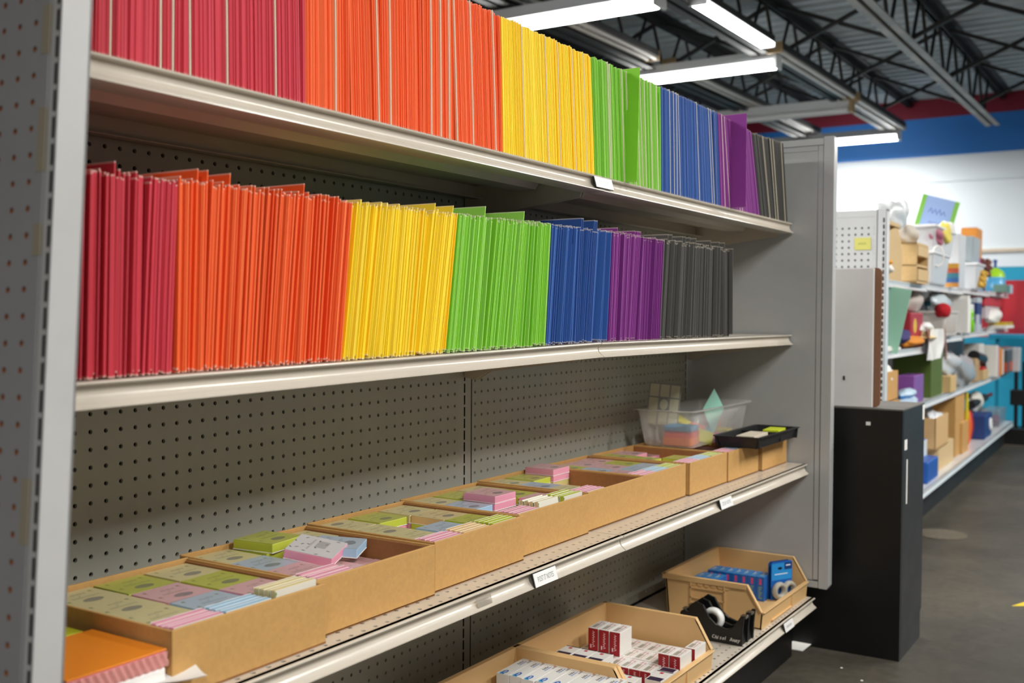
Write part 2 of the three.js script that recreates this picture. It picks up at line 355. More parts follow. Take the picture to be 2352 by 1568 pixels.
shelf('top shelf, right half, under the blue and purple folders', 0.05, 16.5, 12.9, S3, []);
shelf('second shelf, left half, sagging under the red to green folders', -47.8, 2.78, 13, S3, [], { drop: 0.0163 });
shelf('second shelf, right half, under the blue to black folders', 0.05, 3.54, 13, S3, []);
shelf('third shelf, left half, under the nearest kraft trays', -47.8, -11.4, 15.05, S3, [13.38, 14.33]);
shelf('third shelf, right half, under the far kraft trays and clear tub', 0.05, -11.42, 15.05, S3, [13.38, 14.33]);
shelf('bottom shelf, left half, under the bins of small boxes', -47.8, -26.85, 16.15, S3, [11.46, 12.46, 13.46, 14.46, 15.46]);
shelf('bottom shelf, right half, under the far bin and tape dispenser', 0.05, -26.85, 16.15, S3, [11.46, 12.46, 13.46, 14.46, 15.46]);

{ // end panel on the right
  const t = thing('metal_divider', 'grey steel end panel closing the right end of the shelving', 'panel', [48.6, -25.8, 8]);
  mesh('panel_sheet', bb(48.12, 48.9, -24.9, 25.3, -17, 15.7), mat.panel, t);
  const stile = (z0, z1, d) => rb(48.0 + d, 49.25, -25.8, 26.27, z0, z1, 0.07);
  mesh('front_stile', [plateX([[16.42, -25.7], [16.42, 26.27], [17.5, 26.27], [17.62, 26.1], [17.62, -25.4], [17.4, -25.8], [16.5, -25.8]], 47.98, 49.3, [], 0.06)], mat.panel, t);
  mesh('inner_strip', bb(48.04, 48.9, -24.8, 25.3, 15.8, 16.34), mat.panel, t);
  mesh('top_rail', [rb(47.98, 49.2, 25.35, 26.1, -17, 16.38, 0.05), bb(48.04, 48.9, 24.75, 25.3, -17, 15.74)], mat.panel, t);
  mesh('bottom_rail', rb(47.98, 49.2, -25.75, -25.0, -17, 16.38, 0.05), mat.panel, t);
}
// shelf-edge tickets
function ticket(label, [x, y, z], w, h, draw, tilt = -0.28) {
  const t = thing('shelf_label', label, 'label', [x, y, z], { local: true });
  t.rotation.x = tilt;
  mesh('holder', bb(-w / 2 - 0.06, w / 2 + 0.03, -h / 2, h / 2, -0.12, -0.02), mat.slotDark, t);
  mesh('card', sheetZ(w, h, 0.04), printed(512, Math.round(512 * h / w), draw, 0.35), t, true);
  return t;
}
const cardText = (txt, size, colour, bold = '') => (g, w, h) => { g.fillStyle = '#f3f2f0'; g.fillRect(0, 0, w, h); g.fillStyle = colour; g.font = `${bold} ${Math.round(h * size)}px sans-serif`; g.textAlign = 'center'; g.textBaseline = 'middle'; const m = g.measureText(txt).width; g.save(); g.translate(w / 2, h / 2); g.scale(Math.min(1, w * 0.72 / m), 1); g.fillText(txt, 0, 0); g.restore(); };
ticket('white POST IT NOTES label on the third shelf edge', [-12.2, -12.05, 15.22], 2.95, 0.92, cardText('POST IT NOTES', 0.5, '#3a3a3a'));
ticket('white STICKY NOTES label on the third shelf edge, farther right', [21.6, -12.02, 15.2], 3.0, 0.92, cardText('STICKY NOTES', 0.48, '#555555'));
ticket('white FOLDERS label at the joint of the top shelf edge', [-0.05, 15.95, 13.12], 2.9, 0.85, cardText('FOLDERS', 0.5, '#9aa0a4'));
ticket('small white label on the bottom shelf edge below the far bin', [37.6, -27.5, 16.35], 2.9, 0.92, (g, w, h) => { g.fillStyle = '#efedea'; g.fillRect(0, 0, w, h); scrawl(g, w * 0.2, h * 0.62, w * 0.58, h * 0.28, '#77757a', 9); });
single('tape_residue', 'torn clear tape scrap on the third shelf edge beside the label', 'tape', bb(-0.8, 0.8, -0.28, 0.28, -0.01, 0.015), M(0xe2ddd4, 0.15, { phys: true, transmission: 0.75, thickness: 0 }), [-19.4, -12.1, 15.05]).rotation.x = -0.28;

{ // the leaning end unit at the left: pegboard with thick brown core, slotted post
  const t = thing('end_unit', 'grey pegboard end unit with slotted post, leaning at the left edge', 'shelving', [-52.5, -FL, 0]);
  // built in its own frame: e1 = +z, up = y, outward = -x; then leaned
  const O = [-49.4765, 16.4858, 14.854];
  const m4 = new THREE.Matrix4().makeBasis(new THREE.Vector3(0.00921779, 0.02290244, 0.99969521), new THREE.Vector3(0.07080164, 0.99721359, -0.02349842), new THREE.Vector3(-0.99744782, 0.07099666, 0.00757058)).setPosition(...O);
  const put = g => clean(g).applyMatrix4(m4);
  const cols = range(-34, 0), rows = range(-46, 8);
  const pb = pegBoard(-34.6, 0.52, -46.6, 9, cols, rows, 0.125, 0.25);
  const bd = mesh('back_panel', [put(pb.face), put(bb(-34.6, 0.52, -46.6, 9, -0.9, -0.6))], mat.endPeg, t);
  mesh('hole_core', put(pb.wall), mat.brownCore, bd);
  const sl = pegBoard(1.0, 1.5, -50, 9.4, [1.33], range(-49.1, 8.9), [0.17, 0.8], 0.6, 4);
  mesh('post', [put(sl.face), put(bb(1.44, 1.56, -50.5, 9.4, -1.26, 0)), put(bb(0.98, 1.56, -50.5, 9.4, -1.26, -1.16)), put(bb(0.98, 1.04, -50.5, 9.4, -1.26, -0.02))], mat.post, t);
  mesh('slot_backing', [put(sl.wall), put(bb(1.05, 1.43, -50, 9.4, -0.75, -0.62))], mat.slotDark, t);
  mesh('seam_strip', put(rb(0.52, 0.98, -46.6, 9.2, -0.3, 0.08, 0.06)), mat.endPeg, t);
  const tp = M(0x9d9482, 0.5);
  for (const [a, b] of [[0.55, -1.3], [-3.3, -5.7], [-7.6, -8.8], [-16.9, -19.3]]) mesh('tape_piece', put(rb(0.5, 1.0, b, a, 0.0, 0.1, 0.03)), tp, t);
  mesh('foot', bb(-55.2, -50.2, -FL, -FL + 5, -20, 16), mat.panel, t);
}

// ---------------------------------------------------------------- folders
const HUE = {
  red: [0xd23444, 0xc62a3a, 0xda4655, 0xce3848], orange: [0xf95f20, 0xf55416, 0xfb7238, 0xf8642a], yellow: [0xffdc1a, 0xffd010, 0xffe23a, 0xffde26], green: [0x84cc30, 0x74be22, 0x98d656, 0x88ce38],
  blue: [0x2a58a2, 0x244c92, 0x3a68b4, 0x2e5ca6], purple: [0x8c3690, 0x7a2a80, 0x9e4ca0, 0x903c94], black: [0x4b4a46, 0x3c3b38, 0x5e5c58, 0x504e4a],
};
const CREAM = 0xe8dcc4, TIP = col(0xe9dccb);
function leaf(th, h, d, bow, fan, x, z, c, tip) {
  const g = clean(new THREE.BoxGeometry(th, 1, d, 1, 5, 1));
  const ys = [0, 0.1, h * 0.35, h * 0.68, h - 0.1, h], p = g.attributes.position, cs = [];
  const k = col(c);
  for (let i = 0; i < p.count; i++) {
    const s = Math.round((p.getY(i) + 0.5) * 5), y = ys[s], a = y / h;
    p.setXYZ(i, p.getX(i) + x + bow * Math.sin(a * Math.PI) + fan * a, y, p.getZ(i) - d / 2 + z);
    const q = (s === 0 || s === 5) && p.getZ(i) > z - 0.5 ? k.clone().lerp(TIP, tip) : k;
    cs.push(q.r, q.g, q.b);
  }
  g.setAttribute('color', new THREE.Float32BufferAttribute(cs, 3)); g.computeVertexNormals();
  return g;
}
const VAR = 7;
const topGeo = {}, lowGeo = {};
for (const [name, cs] of Object.entries(HUE)) {
  topGeo[name] = []; lowGeo[name] = [];
  for (let v = 0; v < VAR; v++) {
    const L = [leaf(0.3, 8.93, 11.2, 0.02, 0, 0, -0.09, cs[1], 0.1)], n = 4, w = 0.31;
    for (let i = 0; i < n; i++) {
      const cream = (v === 2 && i === 1) || (v === 4 && i === 3 && name === 'green');
      L.push(leaf(rr(0.06, 0.076), 9 + rr(-0.12, 0.08), 11.4, 0.02 + rr(-0.01, 0.01), rr(-0.01, 0.01), (i + 0.5) * w / n - w / 2, cream ? 0.03 : rr(-0.06, 0.02) - (rnd() < 0.12 ? 0.15 : 0), cream ? CREAM : cs[Math.floor(rnd() * 4)], 0.25));
    }
    topGeo[name].push(finish(L, null));
    const f = rr(-0.05, 0.05), w2 = 0.27, K = [leaf(0.25, 8.5, 10.6, 0, f * 0.6, 0, -0.32, cs[1], 0.1)];
    for (let i = 0; i < 3; i++) {
      const tab = v === 6 && i === 2 ? 0.7 : 0, deep = v === 1 || v === 4 ? 0.5 : 0.12;
      K.push(leaf(rr(0.05, 0.085), 8.75 + rr(-0.18, 0.1) + tab, 11.2, rr(-0.02, 0.02), f * 0.6 + rr(-0.015, 0.015), (i + 0.5) * w2 / 3 - w2 / 2, rr(-deep, 0.05) + (v === 1 && i === 2 ? 0.3 : 0), cs[Math.floor(rnd() * 4)], 0.75).translate(0, rnd() < 0.5 ? rr(0, 0.22) : 0, 0));
    }
    lowGeo[name].push(finish(K, null));
  }
}
const lerpT = (T, x) => { for (let i = 1; i < T.length; i++) if (x <= T[i][0]) { const a = (x - T[i - 1][0]) / (T[i][0] - T[i - 1][0]); return T[i - 1][1] + (T[i][1] - T[i - 1][1]) * Math.max(0, a); } return T[T.length - 1][1]; };
function folderRow(name, cat, geos, bounds, lean, x, pitch, yAt, zFront, where, what) {
  const stop = bounds[bounds.length - 1][1];
  let last = -1, hold = 0, sway = 0;
  while (x < stop) {
    const [colour] = bounds.find(b => x < b[1]);
    let v = Math.floor(rnd() * (VAR - 1)); if (v === last) v = (v + 1) % (VAR - 1); last = v;
    if (rnd() < 0.11) v = VAR - 1;
    if (--hold <= 0) { hold = 4 + Math.floor(rnd() * 10); const w = rr(-1.3, 1.3), gap = Math.abs(w - sway) / 57.3 * 9; x += gap * 0.5; sway = w; }
    const k = new THREE.Mesh(geos[colour][v], mat.paper); k.castShadow = k.receiveShadow = true;
    k.name = numbered(name);
    k.position.copy(P(x, yAt(x), zFront + rr(-0.05, 0.04))); k.rotation.z = R(lerpT(lean, x) + sway + rr(-0.15, 0.15));
    scene.add(k);
    const cname = colour === 'black' ? 'charcoal black' : colour;
    tag(k, `${cname} ${what} in the ${cname} run on the ${where}`, cat, `${cname} folders on the ${where}`);
    x += pitch / Math.cos(R(lerpT(lean, x))) * rr(0.96, 1.06);
  }
}
folderRow('pocket_folder', 'folder', topGeo, [['red', -32.9], ['orange', -14.3], ['yellow', -0.84], ['green', 11.6], ['blue', 25.3], ['purple', 37.3], ['black', 46.4]],
  [[-48, 0], [-33, 1.5], [-14.3, 3], [-0.8, 6], [11.6, 3.5], [25.3, 7.8], [37.3, 20], [47, 12]], -47.3, 0.315, () => 16.52, 12.82, 'top shelf', 'pocket folder standing edge out');
folderRow('file_folder', 'folder', lowGeo, [['red', -41.2], ['orange', -29.9], ['yellow', -20.3], ['green', -7.8], ['blue', 1.4], ['purple', 11.7], ['black', 28.9]],
  [[-48, -2.5], [-41, -2.2], [-29.9, -6.8], [-20.3, -9.4], [-7.8, -5.8], [1.4, -4.8], [11.7, -6], [28.9, 2]], -47.2, 0.275, x => x < 0 ? 2.82 + 0.0163 * (x + 47.8) : 3.56, 12.6, 'second shelf', 'file folder standing edge out');
// two folders that stick out of the top row
for (const [colour, x, z, h, lean, l] of [['green', 4.35, 13.85, 9.25, -2, 'wide green folder sticking out of the green run on the top shelf'], ['purple', 28.2, 14.4, 9.35, 0.5, 'wide purple folder sticking out of the purple run on the top shelf']]) {
  const k = single('pocket_folder', l, 'folder', [leaf(0.06, h, 12, 0, 0, -0.05, 0, HUE[colour][0], 0.2), leaf(0.06, h - 0.1, 12, 0, 0, 0.05, -0.05, HUE[colour][2], 0.2)], mat.paper, [x, 16.53, z]);
  k.rotation.z = R(lean);
}

// ---------------------------------------------------------------- kraft trays and the sticky notes in them
const PAD = { cream: 0xe0cd92, green: 0xb9c23c, pink: 0xe79ab0, blue: 0x9fc4dd, peach: 0xe8c088 };
const TOPC = { cream: '#c9bd8e', green: '#b0b254', pink: '#cfa3a4', blue: '#a9b4c0', peach: '#cdb98a' };
const padProto = {};
for (const [c, hex] of Object.entries(PAD)) {
  const paper = M(hex, 0.6, { phys: true, clearcoat: 0.35, clearcoatRoughness: 0.25 });
  const print = M(0xffffff, 0.28, { map: canvasTex(256, 256, (g, w, h) => {
    g.fillStyle = TOPC[c]; g.fillRect(0, 0, w, h);
    g.fillStyle = 'rgba(70,70,72,0.55)'; g.beginPath(); g.ellipse(w * 0.52, h * 0.74, 48, 30, 0, 0, 7); g.fill();
    g.strokeStyle = 'rgba(230,230,230,0.5)'; g.lineWidth = 2; for (let i = -3; i < 4; i++) { g.beginPath(); g.moveTo(w * 0.52 + i * 11, h * 0.64); g.lineTo(w * 0.52 + i * 11, h * 0.84); g.stroke(); }
    g.fillStyle = 'rgba(70,75,60,0.7)'; g.font = 'italic 30px serif'; g.textAlign = 'center'; g.fillText('make', w * 0.55, h * 0.3); g.font = 'italic 24px serif'; g.fillText('a', w * 0.5, h * 0.41); g.font = '28px serif'; g.fillText('Difference', w * 0.55, h * 0.53);
    for (const [x, y] of [[0.16, 0.16], [0.84, 0.2], [0.14, 0.6]]) { g.fillStyle = 'rgba(90,100,50,0.6)'; g.beginPath(); g.arc(w * x, h * y, 9, 0, 7); g.fill(); g.fillRect(w * x - 1, h * y, 3, 26); }
  }) });
  const o = new THREE.Group(); o.name = 'sticky_note_pad'; origin.set(o, [0, 0, 0]);
  mesh('paper_block', rb(-1.46, 1.46, 0, 0.54, -1.46, 1.46, 0.05, 1), paper, o);
  mesh('backing_card', rb(-1.47, 1.47, -0.02, 0.035, -1.47, 1.47, 0.01, 1), mat.white, o);
  mesh('wrapper', new THREE.BoxGeometry(2.9, 0.015, 2.9).translate(0, 0.548, 0), print, o, true);
  o.userData = { category: 'sticky notes' };
  padProto[c] = o;
}
function pad(c, label, [x, y, z], { turn = 0, rx = 0, rz = 0, order = 'YXZ' } = {}) {
  const o = padProto[c].clone(); o.name = numbered('sticky_note_pad'); o.position.copy(P(x, y, z)); o.rotation.set(rx, turn, rz, order);
  o.userData = { category: 'sticky notes', label }; scene.add(o); return o;
}
const TX = [[-42.7, -32.75, 14.15], [-32.7, -22.2, 13.35], [-21.85, -11.4, 13.0], [-11.35, -0.95, 12.5], [-0.55, 10.1, 12.2], [10.15, 19.15, 12.1], [19.6, 29.35, 12.3], [29.4, 38.6, 12.4], [39.1, 47.7, 12.65]];
const TN = ['nearest', 'second', 'third', 'fourth', 'fifth', 'sixth', 'seventh', 'eighth', 'farthest'];
const TY = -11.38, TH = 3.12;
TX.forEach(([x0, x1, zf], i) => {
  x0 += 0.05; x1 -= 0.05;
  const d = 10.6, zb = zf - d, t = thing('kraft_tray', `open kraft cardboard tray of sticky notes, ${TN[i]} tray from the left end`, 'tray', [(x0 + x1) / 2, TY, (zf + zb) / 2]);
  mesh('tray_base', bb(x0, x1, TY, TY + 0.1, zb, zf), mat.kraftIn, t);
  mesh('front_wall', rb(x0, x1, TY, TY + TH, zf - 0.16, zf, 0.05), mat.kraft, t);
  mesh('back_wall', rb(x0, x1, TY, TY + TH, zb, zb + 0.16, 0.05), mat.kraft, t);
  for (const [a, b, c] of [[x0, x0 + 0.16, 1], [x1 - 0.16, x1, -1]]) {
    const sw = mesh('side_wall', rb(a, b, TY, TY + TH - 0.03, zb + 0.16, zf - 0.17, 0.05), mat.kraft, t);
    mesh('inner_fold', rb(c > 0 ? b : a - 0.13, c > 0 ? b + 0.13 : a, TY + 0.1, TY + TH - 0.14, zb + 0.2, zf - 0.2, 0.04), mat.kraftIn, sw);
  }
});
// what lies in each tray: nine flat stacks (three files from left to right, back to front) as [colour, height in pads], then the pads on edge along the front
const FLAT = [
  [['cream', 5], ['cream', 5], ['cream', 5], ['green', 5], ['pink', 5], ['blue', 5], ['cream', 5], ['green', 5], ['pink', 5]],
  [['cream', 5], ['blue', 5], ['pink', 5.4], ['green', 6], ['pink', 4], ['pink', 4], ['cream', 5.2], ['pink', 3], ['pink', 3]],
  [['cream', 5], ['cream', 5], ['cream', 5], ['green', 5], ['cream', 3], ['blue', 5], ['cream', 5], ['peach', 5], ['green', 5]],
  [['cream', 5], ['blue', 5.2], ['pink', 3], ['green', 5], ['pink', 6], ['pink', 3], ['cream', 5], ['green', 5], ['pink', 5.6]],
  [['cream', 5], ['blue', 5], ['cream', 5], ['green', 5.6], ['peach', 4], ['cream', 1], ['pink', 6], ['peach', 1], ['peach', 1]],
  [['green', 5], ['blue', 5], ['pink', 5], ['pink', 5], ['pink', 5], ['blue', 5], ['pink', 5], ['green', 5], ['blue', 5]],
  [['green', 5], ['green', 5.6], ['pink', 4], ['pink', 5.6], ['green', 3], ['green', 5.4], ['pink', 4], ['pink', 2], ['pink', 4]],
  [['blue', 4], ['blue', 4], ['pink', 4.6], ['blue', 4], ['green', 4], ['blue', 4.6], ['cream', 4], ['pink', 4], ['blue', 4.6]],
  [['cream', 4], ['blue', 4], ['pink', 4], ['green', 4], ['pink', 4], ['blue', 4], ['cream', 4], ['green', 4], ['pink', 4]],
];
const EDGE = [['pink', 'blue', 'white'], ['pink', '', ''], ['pink', 'peach', 'green'], ['pink', 'white', 'green'], ['pink', '', ''], ['pink', 'blue', 'green'], ['pink', 'blue', 'green'], ['pink', 'blue', 'blue'], ['', '', '']];
const whiteBack = M(0xebe9e2, 0.35, { map: canvasTex(128, 128, (g, w, h) => { g.fillStyle = '#f1efe8'; g.fillRect(0, 0, w, h); g.fillStyle = '#7d9a5a'; for (let i = 0; i < 9; i++) { g.fillRect((i * 37) % 120, (i * 53) % 110 + 8, 2, 12); g.beginPath(); g.arc((i * 37) % 120 + 1, (i * 53) % 110 + 8, 4, 0, 7); g.fill(); } g.fillStyle = '#9aa0a0'; g.fillRect(60, 60, 40, 5); g.fillRect(60, 72, 30, 4); }) });
const FILE = ['left', 'middle', 'right'], ROWN = ['back', 'centre', 'front'];
TX.forEach(([x0, x1, zf], i) => {
  const zb = zf - 10.6, wx = (x1 - x0 - 0.62) / 3, under = [];
  FLAT[i].forEach(([c, n], k) => {
    const f = Math.floor(k / 3), r = k % 3, x = x0 + 0.31 + wx * (f + 0.5), z = zb + 0.34 + 2.94 * (r + 0.5), s = Math.min(1, wx / 2.95);
    let y = TY + 0.1; const whole = Math.floor(n);
    for (let j = 0; j < whole; j++) {
      const yy = y + j * 0.555;
      if (j < whole - 2 || (j < whole - 1 && n < 4)) { under.push(bb(x - 1.4 * s, x + 1.4 * s, yy, yy + 0.54, z - 1.4, z + 1.4)); continue; }
      if (j === whole - 2 && n >= 5 && ![1, 2, 3, 4, 6].includes(i)) { under.push(bb(x - 1.4 * s, x + 1.4 * s, yy, yy + 0.54, z - 1.4, z + 1.4)); continue; }
      const top = j === whole - 1;
      const cc = top ? c : ['pink', 'green', 'peach'][(k + i) % 3] === c ? c : (n > 5.3 ? c : ['green', 'peach', 'pink'][(k + i) % 3]);
      const o = pad(cc, `${cc} sticky note pad ${top ? 'flat on top' : 'second down'}, ${ROWN[r]} row, ${FILE[f]} file, ${TN[i]} kraft tray`, [x + rr(-0.03, 0.03), yy, z + rr(-0.04, 0.04)], { turn: rr(-0.03, 0.03) + (i === 2 && k === 0 ? Math.PI : 0) + (i === 1 && k === 3 && top ? 0.12 : 0), rx: 0 });
      o.scale.x = s;
    }
  });
  if (under.length) {
    const u = mesh('sticky_note_pads', under, M(i % 2 ? 0xd8a0a8 : 0xcfc07a, 0.6), scene); u.userData.kind = 'stuff';
    tag(u, `lower sticky note pads filling the ${TN[i]} kraft tray below the top ones`, 'sticky notes');
  }
  EDGE[i].forEach((c, f) => {
    if (!c) return;
    const n = 4, x = x0 + 0.31 + wx * (f + 0.5), s = Math.min(1, wx / 2.95);
    for (let j = 0; j < n; j++) {
      const z = zf - 1.72 + j * 0.385, lean = i === 3 && c === 'white' ? -0.35 + 0.05 * j : 0, cc = c === 'white' ? 'cream' : c;
      const o = pad(cc, `${cc} sticky note pad on edge, ${['back', 'second', 'third', 'front'][j]} of ${FILE[f]} four, ${TN[i]} kraft tray front`, [x + rr(-0.04, 0.04), TY + 1.57 + rr(0, 0.08) + ((i === 3 && f) || (i === 0 && f === 2) ? 0.28 : 0), z - 0.15], { rx: Math.PI / 2 + lean });
      o.scale.set(s, 0.62, 1);
      if (c === 'white' || (i === 0 && f === 2) || (j === 3) || (i === 3 && f === 2)) o.children[2].material = whiteBack;
    }
  });
});
// loose pads thrown on top of the second tray
pad('pink', 'pink sticky note pad turned over and tilted on the second kraft tray', [-27.4, -8.55, 8.4], { turn: 0.42, rz: 0.1, rx: 0.16 }).children[2].material = M(0xffffff, 0.3, { map: canvasTex(256, 256, (g, w, h) => { g.fillStyle = '#c5c0c0'; g.fillRect(0, 0, w, h); g.fillStyle = '#6f6d6c'; for (let i = 0; i < 16; i++) g.fillRect(110 + i * 6, 120, i % 3 ? 2 : 4, 60); for (let i = 0; i < 14; i++) { g.beginPath(); g.ellipse((i * 67) % 250, (i * 41) % 240, 11, 5, i, 0, 7); g.fill(); } g.font = '18px serif'; g.fillText('make a Difference', 60, 100); }) });
pad('blue', 'pale blue sticky note pad lying askew on the pink pads in the second tray', [-25.2, -8.75, 8.2], { turn: 0.5, rx: 0.06 });

// neon paper and white sheets at the left end of the third shelf
{
  const y0 = -9.75, a = thing('paper_pack', 'shrink wrapped orange paper pack at the left end of the third shelf', 'paper', [-45.4, y0, 11.6]);
  mesh('sheets', rb(-47.75, -42.86, y0, -9.08, 8.9, 14.0, 0.06), M(0xe58a9c, 0.5), a);
  mesh('top_sheet', rb(-47.78, -42.84, -9.08, -9.0, 8.86, 14.04, 0.03), M(0xf08a1c, 0.5, { phys: true, clearcoat: 0.5, clearcoatRoughness: 0.2 }), a);
  const fg = new THREE.PlaneGeometry(4.9, 0.66, 70, 8), fp = fg.attributes.position;
  for (let i = 0; i < fp.count; i++) { const x = fp.getX(i), y = fp.getY(i); fp.setZ(i, 0.05 * Math.sin(x * 17 + y * 9) + 0.04 * Math.sin(x * 41 + y * 5) * Math.sin(y * 13) + 0.03); }
  fg.computeVertexNormals();
  mesh('shrink_film', fg.translate(-45.3, -9.42, 14.08), M(0xf0b0a8, 0.12, { phys: true, transmission: 0.35, thickness: 0, side: THREE.DoubleSide }), a);
  single('paper_pack', 'yellow green paper pack behind the orange pack, third shelf left end', 'paper', rb(-2.1, 2.2, 0, 0.72, -2.6, 2.5, 0.05), M(0xb2b224, 0.5), [-45.4, y0, 6.2]);
  single('document_tray', 'white paper box under the neon paper packs', 'box', [rb(-2.4, 2.35, 0, 1.6, -5, 5.4, 0.1)], mat.whiteGloss, [-45.3, -11.38, 8.7]);
  const s = new THREE.PlaneGeometry(4.6, 3.4, 16, 10), p = s.attributes.position;
  for (let i = 0; i < p.count; i++) { const u = p.getX(i) / 2.3, v = p.getY(i) / 1.7; p.setZ(i, -0.35 * u * u + 0.5 * Math.max(0, u) * Math.max(0, u - 0.3) + 0.16 * Math.sin(v * 3 + u)); }
  const top = s.clone(); s.computeVertexNormals(); top.translate(0, 0, 0.03); top.computeVertexNormals();
  single('paper_sheet', 'curled white sheet hanging out under the orange paper pack', 'paper', [clean(s.rotateX(-Math.PI / 2)), clean(top.rotateX(-Math.PI / 2))], M(0xe4e1dc, 0.55, { side: THREE.DoubleSide }), [-43.4, -10.15, 13.0], { turn: -0.3 });
}
{ // clear tub with loose notes
  const t = thing('clear_tub', 'translucent plastic tub of loose sticky notes on the far kraft trays', 'tub', [36.9, -8.24, 5.6], { local: true });
  const ring = (y, w, d, r) => { const o = []; const n = 6; for (const [cx, cz, a0] of [[w, d, 0], [-w, d, 1], [-w, -d, 2], [w, -d, 3]]) for (let k = 0; k <= n; k++) { const a = (a0 + k / n) * Math.PI / 2; o.push([cx - Math.sign(cx) * r + r * Math.cos(a), y, cz - Math.sign(cz) * r + r * Math.sin(a)]); } return o; };
  const loft = (rings, cap) => { const pos = rings.flat(2), n = rings[0].length, idx = []; for (let r = 0; r < rings.length - 1; r++) for (let k = 0; k < n; k++) { const l = (k + 1) % n, A = r * n + k, B = r * n + l; idx.push(A, A + n, B, B, A + n, B + n); } if (cap) { for (let k = 1; k < n - 1; k++) idx.push(0, k, k + 1); } const g = rawGeo(pos, idx); return toCreasedNormals(g, 0.7); };
  mesh('tub_body', loft([ring(0.02, 7.4, 2.7, 0.7), ring(0.3, 7.7, 2.85, 0.8), ring(3.9, 8.7, 3.2, 0.9)], true), M(0xf6f6f4, 0.18, { phys: true, transmission: 0.72, thickness: 0, ior: 1.35, side: THREE.DoubleSide }), t);
  mesh('tub_rim', loft([ring(3.86, 8.66, 3.16, 0.9), ring(3.9, 9.2, 3.6, 1.1), ring(4.02, 9.25, 3.65, 1.1), ring(4.02, 8.7, 3.2, 0.9)], false), M(0xe8e8e6, 0.25, { phys: true, transmission: 0.5, thickness: 0 }), t);
  const loose = (name, hex, label, w, h, d, [x, y, z], rx, ry, rz) => { const k = single(name, label, 'sticky notes', rb(-w / 2, w / 2, 0, h, -d / 2, d / 2, 0.05, 1), M(hex, 0.55), [x, y, z]); k.rotation.set(rx, ry, rz, 'YXZ'); return k; };
  const B = -8.14;
  loose('sticky_note_pad', 0xf07a24, 'orange sticky note pad at the bottom of the clear tub', 3, 0.85, 3, [31.7, B, 6.2], 0, 0.05, 0);
  loose('sticky_note_pad', 0xe23f3a, 'red sticky note pad stacked on the orange pad in the tub', 3, 0.5, 3, [31.8, B + 0.86, 6.2], 0, 0.1, 0);
  loose('sticky_note_pad', 0xa02a70, 'thin magenta sticky note pad under the blue one in the tub', 2.9, 0.18, 2.9, [31.8, B + 1.37, 6.2], 0, 0.06, 0);
  loose('sticky_note_pad', 0x1f86b8, 'blue sticky note pad on top of the stack in the tub', 3, 0.5, 3, [31.7, B + 1.56, 6.2], 0, 0.12, 0);
  loose('sticky_note_pad', 0xd8cf2a, 'yellow green sticky note pad leaning in the middle of the tub', 3, 0.16, 2.4, [36.0, B + 0.5, 6.8], 0.3, 0.4, 0.35);
  loose('sticky_note_pad', 0xe9428a, 'hot pink sticky note pad lying at the front of the tub', 3, 0.5, 1.6, [39.4, B + 0.02, 7.2], 0, 0.2, 0);
  loose('sticky_note_pad', 0xe2d23a, 'yellow sticky note pad at the right of the tub', 2.2, 0.7, 1.8, [42.6, B + 0.1, 6.6], 0, 0.1, 0);
  loose('sticky_note_pad', 0xeaa2a8, 'pale pink sticky note pad standing at the right end of the tub', 1.2, 1.6, 2, [43.6, B + 0.9, 5], 0, 0.4, 0.2);
  loose('sticky_note_pad', 0x7fc2d2, 'light blue sticky note pad behind the pink one in the tub', 3, 0.4, 2.6, [40.2, B + 0.7, 5], 0.2, 0.2, 0);
  loose('sticky_note_pad', 0xd9cf50, 'pale yellow sticky note pad at the back of the tub', 3.2, 0.3, 2.4, [35.4, B + 2.2, 4.2], 0.5, 0.2, 0);
  loose('sticky_note_pad', 0xd8624e, 'coral sticky note pad leaning behind the yellow green one', 2.8, 0.14, 2.2, [37.4, B + 0.9, 5.6], 0.3, 0.6, 0.5);
  const kite = plateZ([[0, -2.7], [1.25, 0.4], [0.1, 2.6], [-1.2, 0.3]], -0.04, 0.04);
  single('paper_note', 'mint green paper note standing on its point in the clear tub', 'sticky notes', kite, M(0x9fdccb, 0.55), [40.3, -5.2, 6.4], { turn: -0.9 });
  const card = single('sticker_card', 'grey sticker card with yellow squares standing in the clear tub', 'card', sheetZ(3.6, 4.6, 0.04), printed(256, 320, (g, w, h) => { g.fillStyle = '#8d8a82'; g.fillRect(0, 0, w, h); g.fillStyle = '#c3bda0'; for (let i = 0; i < 3; i++) for (let j = 0; j < 3; j++) { if (i === 1 && j === 1) { g.beginPath(); g.ellipse(128, 160, 32, 40, 0, 0, 7); g.fill(); } else g.fillRect(10 + i * 82, 10 + j * 104, 70, 92); } }), [32.2, -4.0, 3.9], { turn: -0.9, keepUV: true });
  card.rotation.z = -0.1;
}
